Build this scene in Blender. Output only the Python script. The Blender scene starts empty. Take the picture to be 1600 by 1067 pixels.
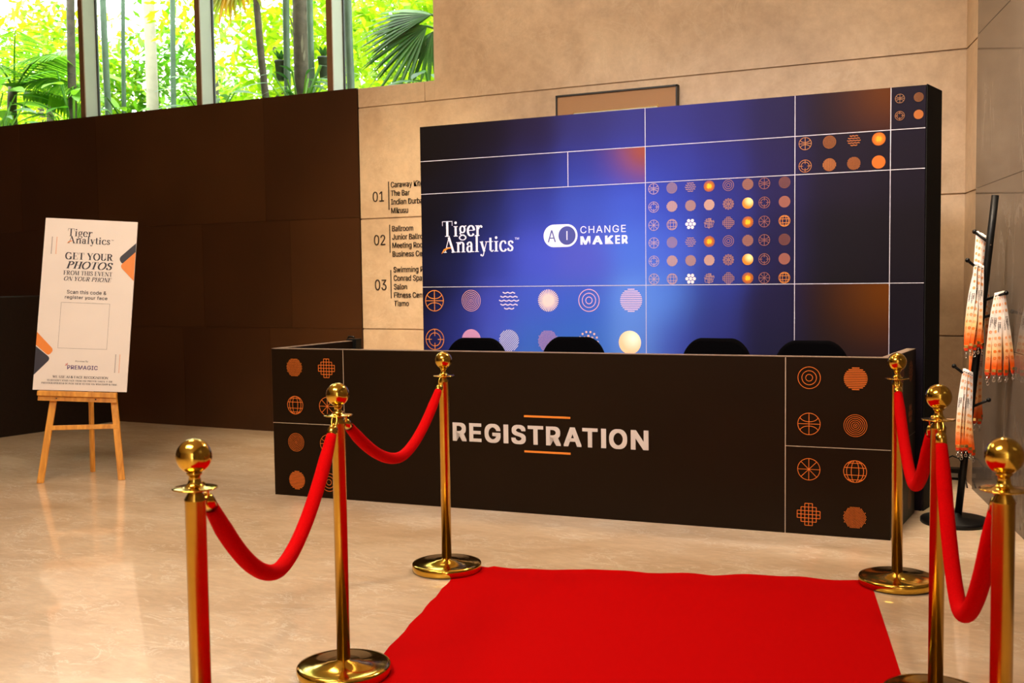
import bpy, math, random, os
from mathutils import Vector, Matrix

random.seed(7)
S = bpy.context.scene
COL = S.collection
PI = math.pi

# ------------------------------------------------------------------ camera
cam_data = bpy.data.cameras.new('camera')
cam_data.sensor_width = 36.0
cam_data.lens = 1667.76 / 1600 * 36.0
cam_data.clip_end = 200
cam = bpy.data.objects.new('camera', cam_data)
COL.objects.link(cam)
yaw, pitch, roll = math.radians(26.324), math.radians(-3.471), math.radians(-0.74)
fw = Vector((-math.sin(yaw) * math.cos(pitch), math.cos(yaw) * math.cos(pitch), math.sin(pitch)))
rt = Vector((math.cos(yaw), math.sin(yaw), 0))
up = rt.cross(fw)
rt2 = rt * math.cos(roll) + up * math.sin(roll)
up2 = up * math.cos(roll) - rt * math.sin(roll)
m = Matrix((rt2, up2, -fw)).transposed().to_4x4()
m.translation = Vector((0, 0, 1.4))
cam.matrix_world = m
cam_data.dof.use_dof = True
cam_data.dof.focus_distance = 5.6
cam_data.dof.aperture_fstop = 6.3
S.camera = cam

# ------------------------------------------------------------------ view, world, sun, ceiling lamps and added fills
S.view_settings.view_transform = 'Standard'
S.view_settings.look = 'None'
S.view_settings.gamma = 1.0
S.view_settings.use_curve_mapping = False
S.view_settings.exposure = 0.0
S.cycles.use_denoising = True
S.cycles.max_bounces = 8
S.cycles.transparent_max_bounces = 16
S.cycles.caustics_reflective = False
S.cycles.caustics_refractive = False

world = bpy.data.worlds.new('hazy_sky')
S.world = world
world.use_nodes = True
wn = world.node_tree
wn.nodes['Background'].inputs['Color'].default_value = (0.93, 0.97, 1.0, 1)
wn.nodes['Background'].inputs['Strength'].default_value = 9.0

def sun(name, direction, strength, color, angle=2.0):
    d = bpy.data.lights.new(name, 'SUN')
    d.energy = strength; d.color = color; d.angle = math.radians(angle)
    o = bpy.data.objects.new(name, d); COL.objects.link(o)
    o.rotation_euler = Vector(direction).to_track_quat('-Z', 'Y').to_euler()
    return o
sun('garden_sun', (0.35, 0.12, -1.0), 9.0, (1.0, 0.96, 0.72))

def area(name, loc, target, w, h, power, color, spread=180):
    d = bpy.data.lights.new(name, 'AREA')
    d.shape = 'RECTANGLE'; d.size = w; d.size_y = h; d.energy = power; d.color = color
    d.spread = math.radians(spread)
    o = bpy.data.objects.new(name, d); COL.objects.link(o)
    o.location = loc
    o.rotation_euler = (Vector(target) - Vector(loc)).to_track_quat('-Z', 'Y').to_euler()
    return o
WARM = (1.0, 0.79, 0.55)
area('ceiling_lamp_wall', (-2.2, 5.9, 4.75), (-2.2, 7.6, 2.2), 5.0, 0.5, 38, WARM)
area('added_fill_directory', (-4.5, 5.2, 4.75), (-4.75, 7.8, 0.5), 0.4, 0.4, 22, (1.0, 0.80, 0.50), 50)  # unseen fill added to brighten the lower marble around the directory
area('added_fill_corner', (-0.9, 5.0, 4.75), (-0.45, 6.8, 0.9), 0.4, 0.4, 20, (1.0, 0.82, 0.60), 50)  # unseen fill added to lift the lanyards and the right corner
area('ceiling_lamp_backdrop', (-2.4, 3.9, 4.75), (-2.4, 6.6, 1.5), 2.6, 0.4, 48, (1.0, 0.94, 0.96), 60)
area('ceiling_lamp_desk', (-0.8, 6.9, 4.75), (-3.4, 3.8, 0), 0.5, 0.5, 55, WARM, 110)
area('ceiling_lamp_entry', (-2.4, 0.6, 4.75), (-2.6, 2.8, 0), 2.4, 1.6, 330, (1.0, 0.85, 0.68))
area('added_fill_right_wall', (-0.95, 6.75, 4.75), (-0.65, 7.6, 0.3), 0.4, 0.4, 8, (1.0, 0.80, 0.55), 60)  # extra unseen fill, added for the dim right end of the back wall
area('ceiling_lamp_left', (-4.6, 4.2, 4.75), (-4.8, 5.0, 0), 1.2, 1.0, 85, WARM)

# ------------------------------------------------------------------ helpers
def lin(c):
    if isinstance(c, str):
        c = tuple(int(c[i:i + 2], 16) for i in (0, 2, 4))
    r = []
    for v in c:
        v /= 255.0
        r.append(v / 12.92 if v <= 0.04045 else ((v + 0.055) / 1.055) ** 2.4)
    return tuple(r)

def props(o, label=None, cat=None, group=None, kind=None):
    if label: o['label'] = label
    if cat: o['category'] = cat
    if group: o['group'] = group
    if kind: o['kind'] = kind
    return o

def empty(name, loc=(0, 0, 0), rz=0.0, label=None, cat=None, group=None):
    o = bpy.data.objects.new(name, None)
    o.empty_display_size = 0.1
    COL.objects.link(o)
    o.location = loc; o.rotation_euler = (0, 0, rz)
    return props(o, label, cat, group)

def copy_tree(o, parent=None):
    c = o.copy(); COL.objects.link(c)
    if parent: c.parent = parent
    for ch in list(o.children):
        copy_tree(ch, c)
    return c

class MB:
    """collects shapes and links them as ONE mesh object"""
    def __init__(self):
        self.v = []; self.f = []; self.mi = []; self.sm = []; self.col = []
        self.cur = 0; self.c = (1, 1, 1)
    def add(self, verts, faces, smooth=False, mi=None, cols=None):
        b = len(self.v)
        self.v += [tuple(p) for p in verts]
        self.col += (list(cols) if cols else [self.c] * len(verts))
        for f in faces:
            self.f.append([i + b for i in f]); self.sm.append(smooth)
            self.mi.append(self.cur if mi is None else mi)
        return self
    def box(self, x0, x1, y0, y1, z0, z1, T=None, mi=None):
        P = [(x0, y0, z0), (x1, y0, z0), (x1, y1, z0), (x0, y1, z0), (x0, y0, z1), (x1, y0, z1), (x1, y1, z1), (x0, y1, z1)]
        if T is not None: P = [T @ Vector(p) for p in P]
        return self.add(P, [(0, 3, 2, 1), (4, 5, 6, 7), (0, 1, 5, 4), (1, 2, 6, 5), (2, 3, 7, 6), (3, 0, 4, 7)], mi=mi)
    def prism(self, pts, z0, z1, T=None, mi=None, smooth=False):
        n = len(pts)
        P = [Vector((x, y, z0)) for x, y in pts] + [Vector((x, y, z1)) for x, y in pts]
        if T is not None: P = [T @ p for p in P]
        F = [tuple(range(n - 1, -1, -1)), tuple(range(n, 2 * n))]
        self.add(P, F, mi=mi)
        b = len(self.v) - 2 * n
        for i in range(n):
            j = (i + 1) % n
            self.f.append([b + i, b + j, b + n + j, b + n + i]); self.sm.append(smooth); self.mi.append(self.cur if mi is None else mi)
        return self
    def lathe(self, prof, n=40, T=None, cap=True, mi=None, smooth=True):
        P = []; F = []
        for r, z in prof:
            for k in range(n):
                a = 2 * PI * k / n
                P.append(Vector((r * math.cos(a), r * math.sin(a), z)))
        for i in range(len(prof) - 1):
            for k in range(n):
                k2 = (k + 1) % n
                F.append((i * n + k, i * n + k2, (i + 1) * n + k2, (i + 1) * n + k))
        if T is not None: P = [T @ p for p in P]
        self.add(P, F, smooth, mi)
        if cap:
            b = len(self.v) - len(P)
            self.f.append([b + k for k in range(n - 1, -1, -1)]); self.sm.append(False); self.mi.append(self.cur if mi is None else mi)
            e = b + (len(prof) - 1) * n
            self.f.append([e + k for k in range(n)]); self.sm.append(False); self.mi.append(self.cur if mi is None else mi)
        return self
    def tube(self, pts, r, n=12, mi=None, cap=True, closed=False, cols=None):
        pts = [Vector(p) for p in pts]
        rs = r if isinstance(r, (list, tuple)) else [r] * len(pts)
        N = len(pts); P = []; F = []; C = []
        ref = None
        for i, p in enumerate(pts):
            if closed: t = pts[(i + 1) % N] - pts[i - 1]
            else: t = pts[min(i + 1, N - 1)] - pts[max(i - 1, 0)]
            t.normalize()
            if ref is None:
                ref = Vector((0, 0, 1)) if abs(t.z) < 0.9 else Vector((1, 0, 0))
            a = ref - t * ref.dot(t); a.normalize(); b = t.cross(a); ref = a
            for k in range(n):
                w = 2 * PI * k / n
                P.append(p + (a * math.cos(w) + b * math.sin(w)) * rs[i])
                if cols: C.append(cols[i])
        M = N if closed else N - 1
        for i in range(M):
            i2 = (i + 1) % N
            for k in range(n):
                k2 = (k + 1) % n
                F.append((i * n + k, i * n + k2, i2 * n + k2, i2 * n + k))
        self.add(P, F, True, mi, C if cols else None)
        if cap and not closed:
            b = len(self.v) - len(P)
            self.f.append([b + k for k in range(n - 1, -1, -1)]); self.sm.append(False); self.mi.append(self.cur if mi is None else mi)
            self.f.append([b + (N - 1) * n + k for k in range(n)]); self.sm.append(False); self.mi.append(self.cur if mi is None else mi)
        return self
    def sphere(self, c, r, nu=32, nv=18, mi=None, sz=1.0):
        prof = []
        P = []; F = []
        for i in range(nv + 1):
            a = -PI / 2 + PI * i / nv
            for k in range(nu):
                w = 2 * PI * k / nu
                P.append((c[0] + r * math.cos(a) * math.cos(w), c[1] + r * math.cos(a) * math.sin(w), c[2] + r * sz * math.sin(a)))
        for i in range(nv):
            for k in range(nu):
                k2 = (k + 1) % nu
                F.append((i * nu + k, i * nu + k2, (i + 1) * nu + k2, (i + 1) * nu + k))
        return self.add(P, F, True, mi)
    def polys(self, plist, T, mi=None, col=None):
        """flat 2-D polygons carried onto a surface by T(u, v)"""
        for k, p in enumerate(plist):
            n = len(p)
            q = [Vector(T(x, y)) for x, y in p]
            x, y = p[0]
            nn = (Vector(T(x + 1e-3, y)) - q[0]).cross(Vector(T(x, y + 1e-3)) - q[0])
            if nn.length > 0: nn.normalize()
            # overlapping strokes lie in layers a hair apart
            self.add([v + nn * (1.1e-4 * (k % 10)) for v in q], [tuple(range(n))], mi=mi, cols=[col] * n if col else None)
        return self
    def build(self, name, mats, parent=None, loc=None, rot=None, bevel=0.0, seg=2):
        me = bpy.data.meshes.new(name)
        me.from_pydata(self.v, [], self.f)
        if not isinstance(mats, (list, tuple)): mats = [mats]
        for mt in mats: me.materials.append(mt)
        me.polygons.foreach_set('use_smooth', self.sm)
        me.polygons.foreach_set('material_index', self.mi)
        if any(c != (1, 1, 1) for c in self.col):
            at = me.color_attributes.new('Col', 'FLOAT_COLOR', 'POINT')
            flat = []
            for c in self.col: flat += [c[0], c[1], c[2], 1.0]
            at.data.foreach_set('color', flat)
        me.update()
        o = bpy.data.objects.new(name, me); COL.objects.link(o)
        if parent: o.parent = parent
        if loc: o.location = loc
        if rot: o.rotation_euler = rot
        if bevel:
            b = o.modifiers.new('bevel', 'BEVEL'); b.width = bevel; b.segments = seg
            b.limit_method = 'ANGLE'; b.angle_limit = math.radians(40); b.harden_normals = False
        return o

# ------------------------------------------------------------------ materials
def new_mat(name):
    mt = bpy.data.materials.new(name); mt.use_nodes = True
    nt = mt.node_tree
    return mt, nt, nt.nodes['Principled BSDF']
def N(nt, kind, **kw):
    n = nt.nodes.new(kind)
    for k, v in kw.items():
        if k in n.inputs: n.inputs[k].default_value = v
        else: setattr(n, k, v)
    return n
def simple(name, col, rough=0.5, metal=0.0, spec=0.5, coat=0.0, noise=0.0, scale=20.0, bump=0.0, sheen=0.0):
    mt, nt, b = new_mat(name)
    b.inputs['Base Color'].default_value = (*col, 1)
    b.inputs['Roughness'].default_value = rough
    b.inputs['Metallic'].default_value = metal
    b.inputs['Specular IOR Level'].default_value = spec
    b.inputs['Coat Weight'].default_value = coat
    if sheen:
        b.inputs['Sheen Weight'].default_value = sheen; b.inputs['Sheen Roughness'].default_value = 0.4
    if noise or bump:
        tc = N(nt, 'ShaderNodeTexCoord'); nz = N(nt, 'ShaderNodeTexNoise', Scale=scale, Detail=5.0)
        nt.links.new(tc.outputs['Object'], nz.inputs['Vector'])
        if noise:
            mx = N(nt, 'ShaderNodeMix', data_type='RGBA', blend_type='MULTIPLY')
            mx.inputs['Factor'].default_value = 1.0
            mx.inputs[6].default_value = (*col, 1)
            rp = N(nt, 'ShaderNodeMapRange'); rp.inputs['From Min'].default_value = 0.25; rp.inputs['From Max'].default_value = 0.75
            rp.inputs['To Min'].default_value = 1 - noise; rp.inputs['To Max'].default_value = 1 + noise
            nt.links.new(nz.outputs['Fac'], rp.inputs['Value']); nt.links.new(rp.outputs[0], mx.inputs[7])
            nt.links.new(mx.outputs[2], b.inputs['Base Color'])
        if bump:
            bp = N(nt, 'ShaderNodeBump', Strength=bump, Distance=0.003)
            nt.links.new(nz.outputs['Fac'], bp.inputs['Height']); nt.links.new(bp.outputs[0], b.inputs['Normal'])
    return mt
def attr_mat(name, rough=0.45, spec=0.4, coat=0.0):
    mt, nt, b = new_mat(name)
    a = N(nt, 'ShaderNodeAttribute', attribute_name='Col')
    nt.links.new(a.outputs['Color'], b.inputs['Base Color'])
    b.inputs['Roughness'].default_value = rough; b.inputs['Specular IOR Level'].default_value = spec
    b.inputs['Coat Weight'].default_value = coat
    return mt
def ramp(nt, stops):
    r = N(nt, 'ShaderNodeValToRGB')
    els = r.color_ramp.elements
    els[0].position, els[0].color = stops[0][0], (*stops[0][1], 1)
    els[1].position, els[1].color = stops[-1][0], (*stops[-1][1], 1)
    for p, c in stops[1:-1]:
        e = els.new(p); e.color = (*c, 1)
    return r
def marble(name, dark, mid, light, rough, vein=0.35, scale=1.0, veincol=(0.9, 0.8, 0.68), rot=0.0, stretch=(1, 1, 1), veinpos=0.03, coat=0.0, spec=0.5):
    mt, nt, b = new_mat(name)
    tc = N(nt, 'ShaderNodeTexCoord'); mp = N(nt, 'ShaderNodeMapping')
    mp.inputs['Rotation'].default_value = (0, 0, rot); mp.inputs['Scale'].default_value = stretch
    nt.links.new(tc.outputs['Object'], mp.inputs['Vector'])
    n1 = N(nt, 'ShaderNodeTexNoise', Scale=1.1 * scale, Detail=8.0, Roughness=0.62, Distortion=0.6)
    nt.links.new(mp.outputs[0], n1.inputs['Vector'])
    r1 = ramp(nt, [(0.28, dark), (0.5, mid), (0.72, light)])
    nt.links.new(n1.outputs['Fac'], r1.inputs['Fac'])
    # fine cloudy grain
    n3 = N(nt, 'ShaderNodeTexNoise', Scale=9.0 * scale, Detail=6.0, Roughness=0.7)
    nt.links.new(mp.outputs[0], n3.inputs['Vector'])
    mr = N(nt, 'ShaderNodeMapRange'); mr.inputs['From Min'].default_value = 0.3; mr.inputs['From Max'].default_value = 0.7
    mr.inputs['To Min'].default_value = 0.88; mr.inputs['To Max'].default_value = 1.1
    nt.links.new(n3.outputs['Fac'], mr.inputs['Value'])
    mm = N(nt, 'ShaderNodeMix', data_type='RGBA', blend_type='MULTIPLY'); mm.inputs['Factor'].default_value = 1
    nt.links.new(r1.outputs[0], mm.inputs[6]); nt.links.new(mr.outputs[0], mm.inputs[7])
    # thin pale veins: the zero crossing of a second noise
    n2 = N(nt, 'ShaderNodeTexNoise', Scale=2.6 * scale, Detail=9.0, Roughness=0.66, Distortion=1.2)
    nt.links.new(mp.outputs[0], n2.inputs['Vector'])
    s1 = N(nt, 'ShaderNodeMath', operation='SUBTRACT'); s1.inputs[1].default_value = 0.5
    nt.links.new(n2.outputs['Fac'], s1.inputs[0])
    s2 = N(nt, 'ShaderNodeMath', operation='ABSOLUTE'); nt.links.new(s1.outputs[0], s2.inputs[0])
    m2 = N(nt, 'ShaderNodeMapRange'); m2.inputs['From Min'].default_value = 0.0; m2.inputs['From Max'].default_value = veinpos
    m2.inputs['To Min'].default_value = vein; m2.inputs['To Max'].default_value = 0.0
    nt.links.new(s2.outputs[0], m2.inputs['Value'])
    n4 = N(nt, 'ShaderNodeTexNoise', Scale=1.7 * scale, Detail=3.0)
    nt.links.new(tc.outputs['Object'], n4.inputs['Vector'])
    m4 = N(nt, 'ShaderNodeMapRange'); m4.inputs['From Min'].default_value = 0.42; m4.inputs['From Max'].default_value = 0.6
    nt.links.new(n4.outputs['Fac'], m4.inputs['Value'])
    mu = N(nt, 'ShaderNodeMath', operation='MULTIPLY'); nt.links.new(m2.outputs[0], mu.inputs[0]); nt.links.new(m4.outputs[0], mu.inputs[1])
    mv = N(nt, 'ShaderNodeMix', data_type='RGBA'); mv.inputs[7].default_value = (*veincol, 1)
    nt.links.new(mu.outputs[0], mv.inputs['Factor']); nt.links.new(mm.outputs[2], mv.inputs[6])
    nt.links.new(mv.outputs[2], b.inputs['Base Color'])
    b.inputs['Roughness'].default_value = rough
    b.inputs['Specular IOR Level'].default_value = spec
    if coat:
        b.inputs['Coat Weight'].default_value = coat; b.inputs['Coat Roughness'].default_value = 0.05; b.inputs['Coat IOR'].default_value = 1.45
    return mt

M = {}
M['wall'] = marble('beige_marble', (0.43, 0.295, 0.18), (0.51, 0.36, 0.23), (0.60, 0.445, 0.295), 0.45, vein=0.15, scale=1.3, veincol=(0.75, 0.62, 0.45))
M['floor'] = marble('polished_floor_marble', (0.58, 0.385, 0.225), (0.72, 0.515, 0.33), (0.84, 0.65, 0.46), 0.33, coat=0.75, vein=0.75, scale=2.1, veincol=(0.95, 0.84, 0.70), rot=0.5, stretch=(0.7, 1.5, 1), veinpos=0.026)
M['polished'] = marble('polished_wall_marble', (0.10, 0.078, 0.062), (0.13, 0.103, 0.082), (0.17, 0.136, 0.108), 0.07, spec=0.22, vein=0.15, scale=1.0, veincol=(0.5, 0.42, 0.34), stretch=(1, 1, 0.3))
M['ceiling'] = simple('ceiling_paint', (0.75, 0.66, 0.54), 0.8, noise=0.05, scale=3)
M['bronze'] = simple('bronze_cladding', (0.060, 0.021, 0.0055), 0.36, 0.25, 0.5, noise=0.18, scale=1.2)
M['bronze2'] = simple('bronze_cladding_deep', (0.050, 0.017, 0.0045), 0.36, 0.25, 0.5, noise=0.18, scale=1.2)
M['granite'] = simple('black_granite', (0.010, 0.0045, 0.0018), 0.5, 0, 0.2, noise=0.3, scale=40)
M['brass'] = simple('polished_brass', (0.70, 0.44, 0.065), 0.13, 1.0, noise=0.06, scale=9)
M['brass_tube'] = simple('brushed_brass', (0.52, 0.30, 0.042), 0.26, 1.0, noise=0.10, scale=14)
M['velvet'] = simple('red_velvet', (0.60, 0.001, 0.002), 0.85, 0, 0.03, noise=0.12, scale=260, bump=0.25)
M['carpet'] = simple('red_carpet_felt', (0.50, 0.0008, 0.001), 0.95, 0, 0.03, noise=0.09, scale=420, bump=0.3)
M['blackcloth'] = simple('black_panel_fabric', (0.0035, 0.003, 0.003), 0.75, 0, 0.2, noise=0.2, scale=60)
M['desk_print'] = simple('black_print_board', (0.0105, 0.0046, 0.0014), 0.4, 0, 0.12, noise=0.10, scale=2.2)
M['desk_edge'] = simple('raw_board_edge', (0.20, 0.13, 0.085), 0.6, noise=0.1, scale=30)
M['ink'] = attr_mat('printed_ink', 0.4, 0.35)
M['art'] = attr_mat('printed_backdrop', 0.55, 0.05)
M['white_ink'] = simple('white_ink', (0.60, 0.535, 0.49), 0.5, noise=0.02, scale=10)
M['lav_ink'] = simple('pale_lavender_ink', (0.66, 0.66, 0.80), 0.45, noise=0.02, scale=10)
M['navy'] = simple('navy_ink', (0.045, 0.055, 0.24), 0.45, noise=0.03, scale=10)
M['orange_ink'] = simple('orange_ink', (0.75, 0.22, 0.02), 0.45, noise=0.03, scale=10)
M['dark_ink'] = simple('dark_navy_ink', (0.016, 0.014, 0.03), 0.5, noise=0.03, scale=10)
M['purple_ink'] = simple('purple_ink', (0.07, 0.025, 0.16), 0.5, noise=0.03, scale=10)
M['line_ink'] = simple('fine_white_line', (0.50, 0.47, 0.54), 0.45, noise=0.02, scale=10)
M['tan_ink'] = simple('fine_tan_line', (0.50, 0.38, 0.27), 0.45, noise=0.02, scale=10)
M['board'] = simple('white_foam_board', (0.76, 0.695, 0.67), 0.5, noise=0.02, scale=5)
M['chair'] = simple('black_chair_cover', (0.0012, 0.001, 0.0012), 0.95, 0, 0.02, noise=0.2, scale=80)
M['chair_metal'] = simple('black_chair_steel', (0.01, 0.01, 0.01), 0.4, 0.6, noise=0.1, scale=30)
M['black_metal'] = simple('black_powder_coat', (0.003, 0.0027, 0.0025), 0.42, 0.0, 0.2, noise=0.15, scale=50)
M['steel'] = simple('nickel_steel', (0.60, 0.55, 0.48), 0.22, 1.0, noise=0.05, scale=60)
M['gold_foil'] = simple('gold_crimp', (0.85, 0.6, 0.2), 0.25, 1.0, noise=0.05, scale=60)
M['strap'] = attr_mat('satin_ribbon', 0.5, 0.3)
M['cable'] = simple('black_cable', (0.006, 0.006, 0.006), 0.5, noise=0.1, scale=30)
M['plastic_grey'] = simple('grey_plastic', (0.30, 0.27, 0.24), 0.45, noise=0.03, scale=30)
M['frame'] = simple('black_frame_wood', (0.006, 0.005, 0.004), 0.45, noise=0.1, scale=30)
M['mat_board'] = simple('brown_mat_board', (0.34, 0.175, 0.075), 0.7, noise=0.06, scale=220)
M['print_paper'] = simple('pale_print_paper', (0.55, 0.50, 0.36), 0.6, noise=0.15, scale=14)
M['sign'] = simple('dark_metal_lettering', (0.03, 0.019, 0.012), 0.45, 0.3, noise=0.05, scale=20)

def wood_mat():
    mt, nt, b = new_mat('varnished_pine')
    tc = N(nt, 'ShaderNodeTexCoord'); mp = N(nt, 'ShaderNodeMapping'); mp.inputs['Scale'].default_value = (22, 22, 2.5)
    nt.links.new(tc.outputs['Object'], mp.inputs['Vector'])
    nz = N(nt, 'ShaderNodeTexNoise', Scale=1.2, Detail=6.0, Distortion=0.8); nt.links.new(mp.outputs[0], nz.inputs['Vector'])
    r = ramp(nt, [(0.3, (0.50, 0.19, 0.02)), (0.55, (0.70, 0.31, 0.04)), (0.75, (0.80, 0.40, 0.07))])
    nt.links.new(nz.outputs['Fac'], r.inputs['Fac'])
    n2 = N(nt, 'ShaderNodeTexVoronoi', Scale=5.0); nt.links.new(tc.outputs['Object'], n2.inputs['Vector'])
    mr = N(nt, 'ShaderNodeMapRange'); mr.inputs['From Max'].default_value = 0.09; mr.inputs['To Min'].default_value = 0.45; mr.inputs['To Max'].default_value = 1.0
    nt.links.new(n2.outputs['Distance'], mr.inputs['Value'])
    mx = N(nt, 'ShaderNodeMix', data_type='RGBA', blend_type='MULTIPLY'); mx.inputs['Factor'].default_value = 1
    nt.links.new(r.outputs[0], mx.inputs[6]); nt.links.new(mr.outputs[0], mx.inputs[7])
    nt.links.new(mx.outputs[2], b.inputs['Base Color']); b.inputs['Roughness'].default_value = 0.35
    return mt
M['wood'] = wood_mat()
def metal_frame_mat():
    return simple('grey_green_aluminium', (0.36, 0.38, 0.30), 0.5, 0.0, noise=0.05, scale=4)
M['alu'] = metal_frame_mat()
M['alu_brown'] = simple('bronze_mullion_cap', (0.19, 0.095, 0.045), 0.4, 0.2, noise=0.05, scale=10)
M['gasket'] = simple('black_gasket', (0.01, 0.01, 0.01), 0.6, noise=0.1, scale=30)
def glass_mat():
    mt, nt, b = new_mat('clear_window_glass')
    nt.nodes.remove(b)
    out = nt.nodes['Material Output']
    tr = N(nt, 'ShaderNodeBsdfTransparent'); tr.inputs['Color'].default_value = (0.96, 0.99, 0.95, 1)
    gl = N(nt, 'ShaderNodeBsdfGlossy', Roughness=0.03)
    lw = N(nt, 'ShaderNodeLayerWeight', Blend=0.5)          # facing term, the same from both sides of the pane
    pw = N(nt, 'ShaderNodeMath', operation='POWER'); pw.inputs[1].default_value = 5.0
    nt.links.new(lw.outputs['Facing'], pw.inputs[0])
    mr = N(nt, 'ShaderNodeMapRange'); mr.inputs['To Min'].default_value = 0.035; mr.inputs['To Max'].default_value = 1.0
    nt.links.new(pw.outputs[0], mr.inputs['Value'])
    mx = N(nt, 'ShaderNodeMixShader')
    nt.links.new(mr.outputs[0], mx.inputs[0]); nt.links.new(tr.outputs[0], mx.inputs[1]); nt.links.new(gl.outputs[0], mx.inputs[2])
    nt.links.new(mx.outputs[0], out.inputs['Surface'])
    return mt
M['glass'] = glass_mat()
def leaf_mat(name, c1, c2, trans=0.5, scale=3.0):
    mt, nt, b = new_mat(name)
    out = nt.nodes['Material Output']
    gi = N(nt, 'ShaderNodeNewGeometry')
    r = ramp(nt, [(0.0, c1), (1.0, c2)])
    nt.links.new(gi.outputs['Random Per Island'], r.inputs['Fac'])
    nt.links.new(r.outputs[0], b.inputs['Base Color']); b.inputs['Roughness'].default_value = 0.45
    b.inputs['Specular IOR Level'].default_value = 0.3
    t = N(nt, 'ShaderNodeBsdfTranslucent'); nt.links.new(r.outputs[0], t.inputs['Color'])
    mx = N(nt, 'ShaderNodeMixShader'); mx.inputs[0].default_value = trans
    nt.links.new(b.outputs[0], mx.inputs[1]); nt.links.new(t.outputs[0], mx.inputs[2]); nt.links.new(mx.outputs[0], out.inputs['Surface'])
    return mt
M['lime'] = leaf_mat('lime_leaves', (0.15, 0.33, 0.003), (0.50, 0.64, 0.015))
M['green'] = leaf_mat('green_leaves', (0.045, 0.20, 0.006), (0.20, 0.42, 0.02))
M['deep'] = leaf_mat('deep_green_leaves', (0.012, 0.075, 0.010), (0.05, 0.17, 0.03), 0.35)
M['pale'] = leaf_mat('pale_cream_leaves', (0.45, 0.50, 0.20), (0.85, 0.78, 0.55))
M['yellow'] = leaf_mat('yellowing_leaves', (0.20, 0.30, 0.01), (0.60, 0.30, 0.01))
M['fan'] = leaf_mat('fan_palm_green', (0.008, 0.045, 0.006), (0.05, 0.14, 0.025), 0.3)
M['bamboo'] = simple('grey_green_bark', (0.05, 0.095, 0.055), 0.6, noise=0.25, scale=8)
M['bark'] = simple('brown_fibrous_bark', (0.06, 0.045, 0.03), 0.85, noise=0.5, scale=14, bump=0.6)
M['pale_bark'] = simple('pale_bark', (0.22, 0.19, 0.14), 0.8, noise=0.15, scale=6)
M['pot'] = simple('dark_grey_pot', (0.05, 0.07, 0.065), 0.6, noise=0.1, scale=10)
M['soil'] = simple('planted_bank_soil', (0.10, 0.14, 0.03), 0.9, noise=0.4, scale=3)
# ------------------------------------------------------------------ the room
def struct(o): return props(o, kind='structure')
YW = 7.824                      # face of the back wall
CY = 0.959                      # one course of stone
b = MB(); b.box(-14.4, 3.2, -6.5, 8.3, -0.12, 0)
struct(b.build('floor', M['floor']))
b = MB(); b.box(-14.4, 3.2, -6.5, 8.3, 4.85, 5.0)
struct(b.build('ceiling', M['ceiling']))

b = MB()
g = 0.005
for k in range(3):
    b.box(-5.33, -0.42, YW, YW + 0.2, k * CY + (g if k else 0), (k + 1) * CY - g)
b.box(-5.33, -4.66, YW, YW + 0.2, 3 * CY + g, 3.045)
b.box(-4.657, -4.566, YW, YW + 0.2, 3 * CY + g, 3.045)
b.box(-4.566, -0.42, YW, YW + 0.2, 3 * CY + g, 4 * CY - g)
b.box(-4.566, -0.42, YW, YW + 0.2, 4 * CY + g, 4.85)
b.box(-5.33, -0.42, YW + 0.012, YW + 0.21, 0, 3.04)           # recessed joints between the courses
b.box(-4.56, -0.42, YW + 0.012, YW + 0.21, 3.0, 4.85)
struct(b.build('wall_back', M['wall'], bevel=0.002, seg=1))

# bronze coloured cladding below the window: staggered panels
b = MB()
rows = [(0, 0.958, [-14.4, -11.6, -9.52, -7.40, -6.353, -5.335]), (0.962, 1.932, [-14.4, -11.3, -9.2, -7.125, -6.092, -5.335]),
        (1.937, 3.05, [-14.4, -11.7, -9.57, -8.47, -6.36, -5.335])]
for z0, z1, xs in rows:
    for i in range(len(xs) - 1):
        b.box(xs[i] + 0.0015, xs[i + 1] - 0.0015, YW - 0.012, YW + 0.19, z0, z1, mi=(i + int(z0 * 3)) % 2)
b.box(-14.4, -5.337, YW - 0.008, YW + 0.2, 0, 3.046)
struct(b.build('wall_left', [M['bronze'], M['bronze2']]))
# low black wall returning towards the viewer at the left edge
b = MB()
b.prism([(-8.30, 7.80), (-8.452, 6.50), (-8.62, 5.0), (-8.9, 5.0), (-8.75, 6.52), (-8.60, 7.80)], 0, 1.28)
struct(b.build('wall_side', M['granite'], bevel=0.01))
# enclosing walls of the lobby that face the camera's back
b = MB(); b.box(-14.4, 3.2, -6.7, -6.5, 0, 4.85); struct(b.build('wall_front', M['wall']))
b = MB(); b.box(-14.6, -14.4, -6.5, 8.3, 0, 4.85); struct(b.build('wall_far_left', M['bronze']))

# right wall, turned about 14 degrees: a strip of plain stone, then a polished slab
ang = math.atan2(-0.9717, 0.2364)
def RW(t, off=0.0):
    return (-0.446 + 0.2364 * t + 0.9717 * off, 7.761 - 0.9717 * t + 0.2364 * off)
b = MB()
for k in range(5):
    b.prism([RW(-0.07, 0), RW(-0.07, 0.2), RW(0.365, 0.2), RW(0.365, 0)], k * CY + (g if k else 0), min((k + 1) * CY - g, 4.85))
b.prism([RW(-0.07, 0.012), RW(-0.07, 0.2), RW(0.365, 0.2), RW(0.365, 0.012)], 0, 4.85)
struct(b.build('wall_right', M['wall']))
b = MB()
for k in range(5):
    b.prism([RW(0.37, -0.015), RW(0.37, 0.2), RW(12.5, 0.2), RW(12.5, -0.015)], k * CY + (0.002 if k else 0), min((k + 1) * CY - 0.002, 4.85))
b.prism([RW(0.375, -0.01), RW(0.375, 0.19), RW(12.5, 0.19), RW(12.5, -0.01)], 0, 4.85)
struct(b.build('wall_right_polished', M['polished']))

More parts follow.
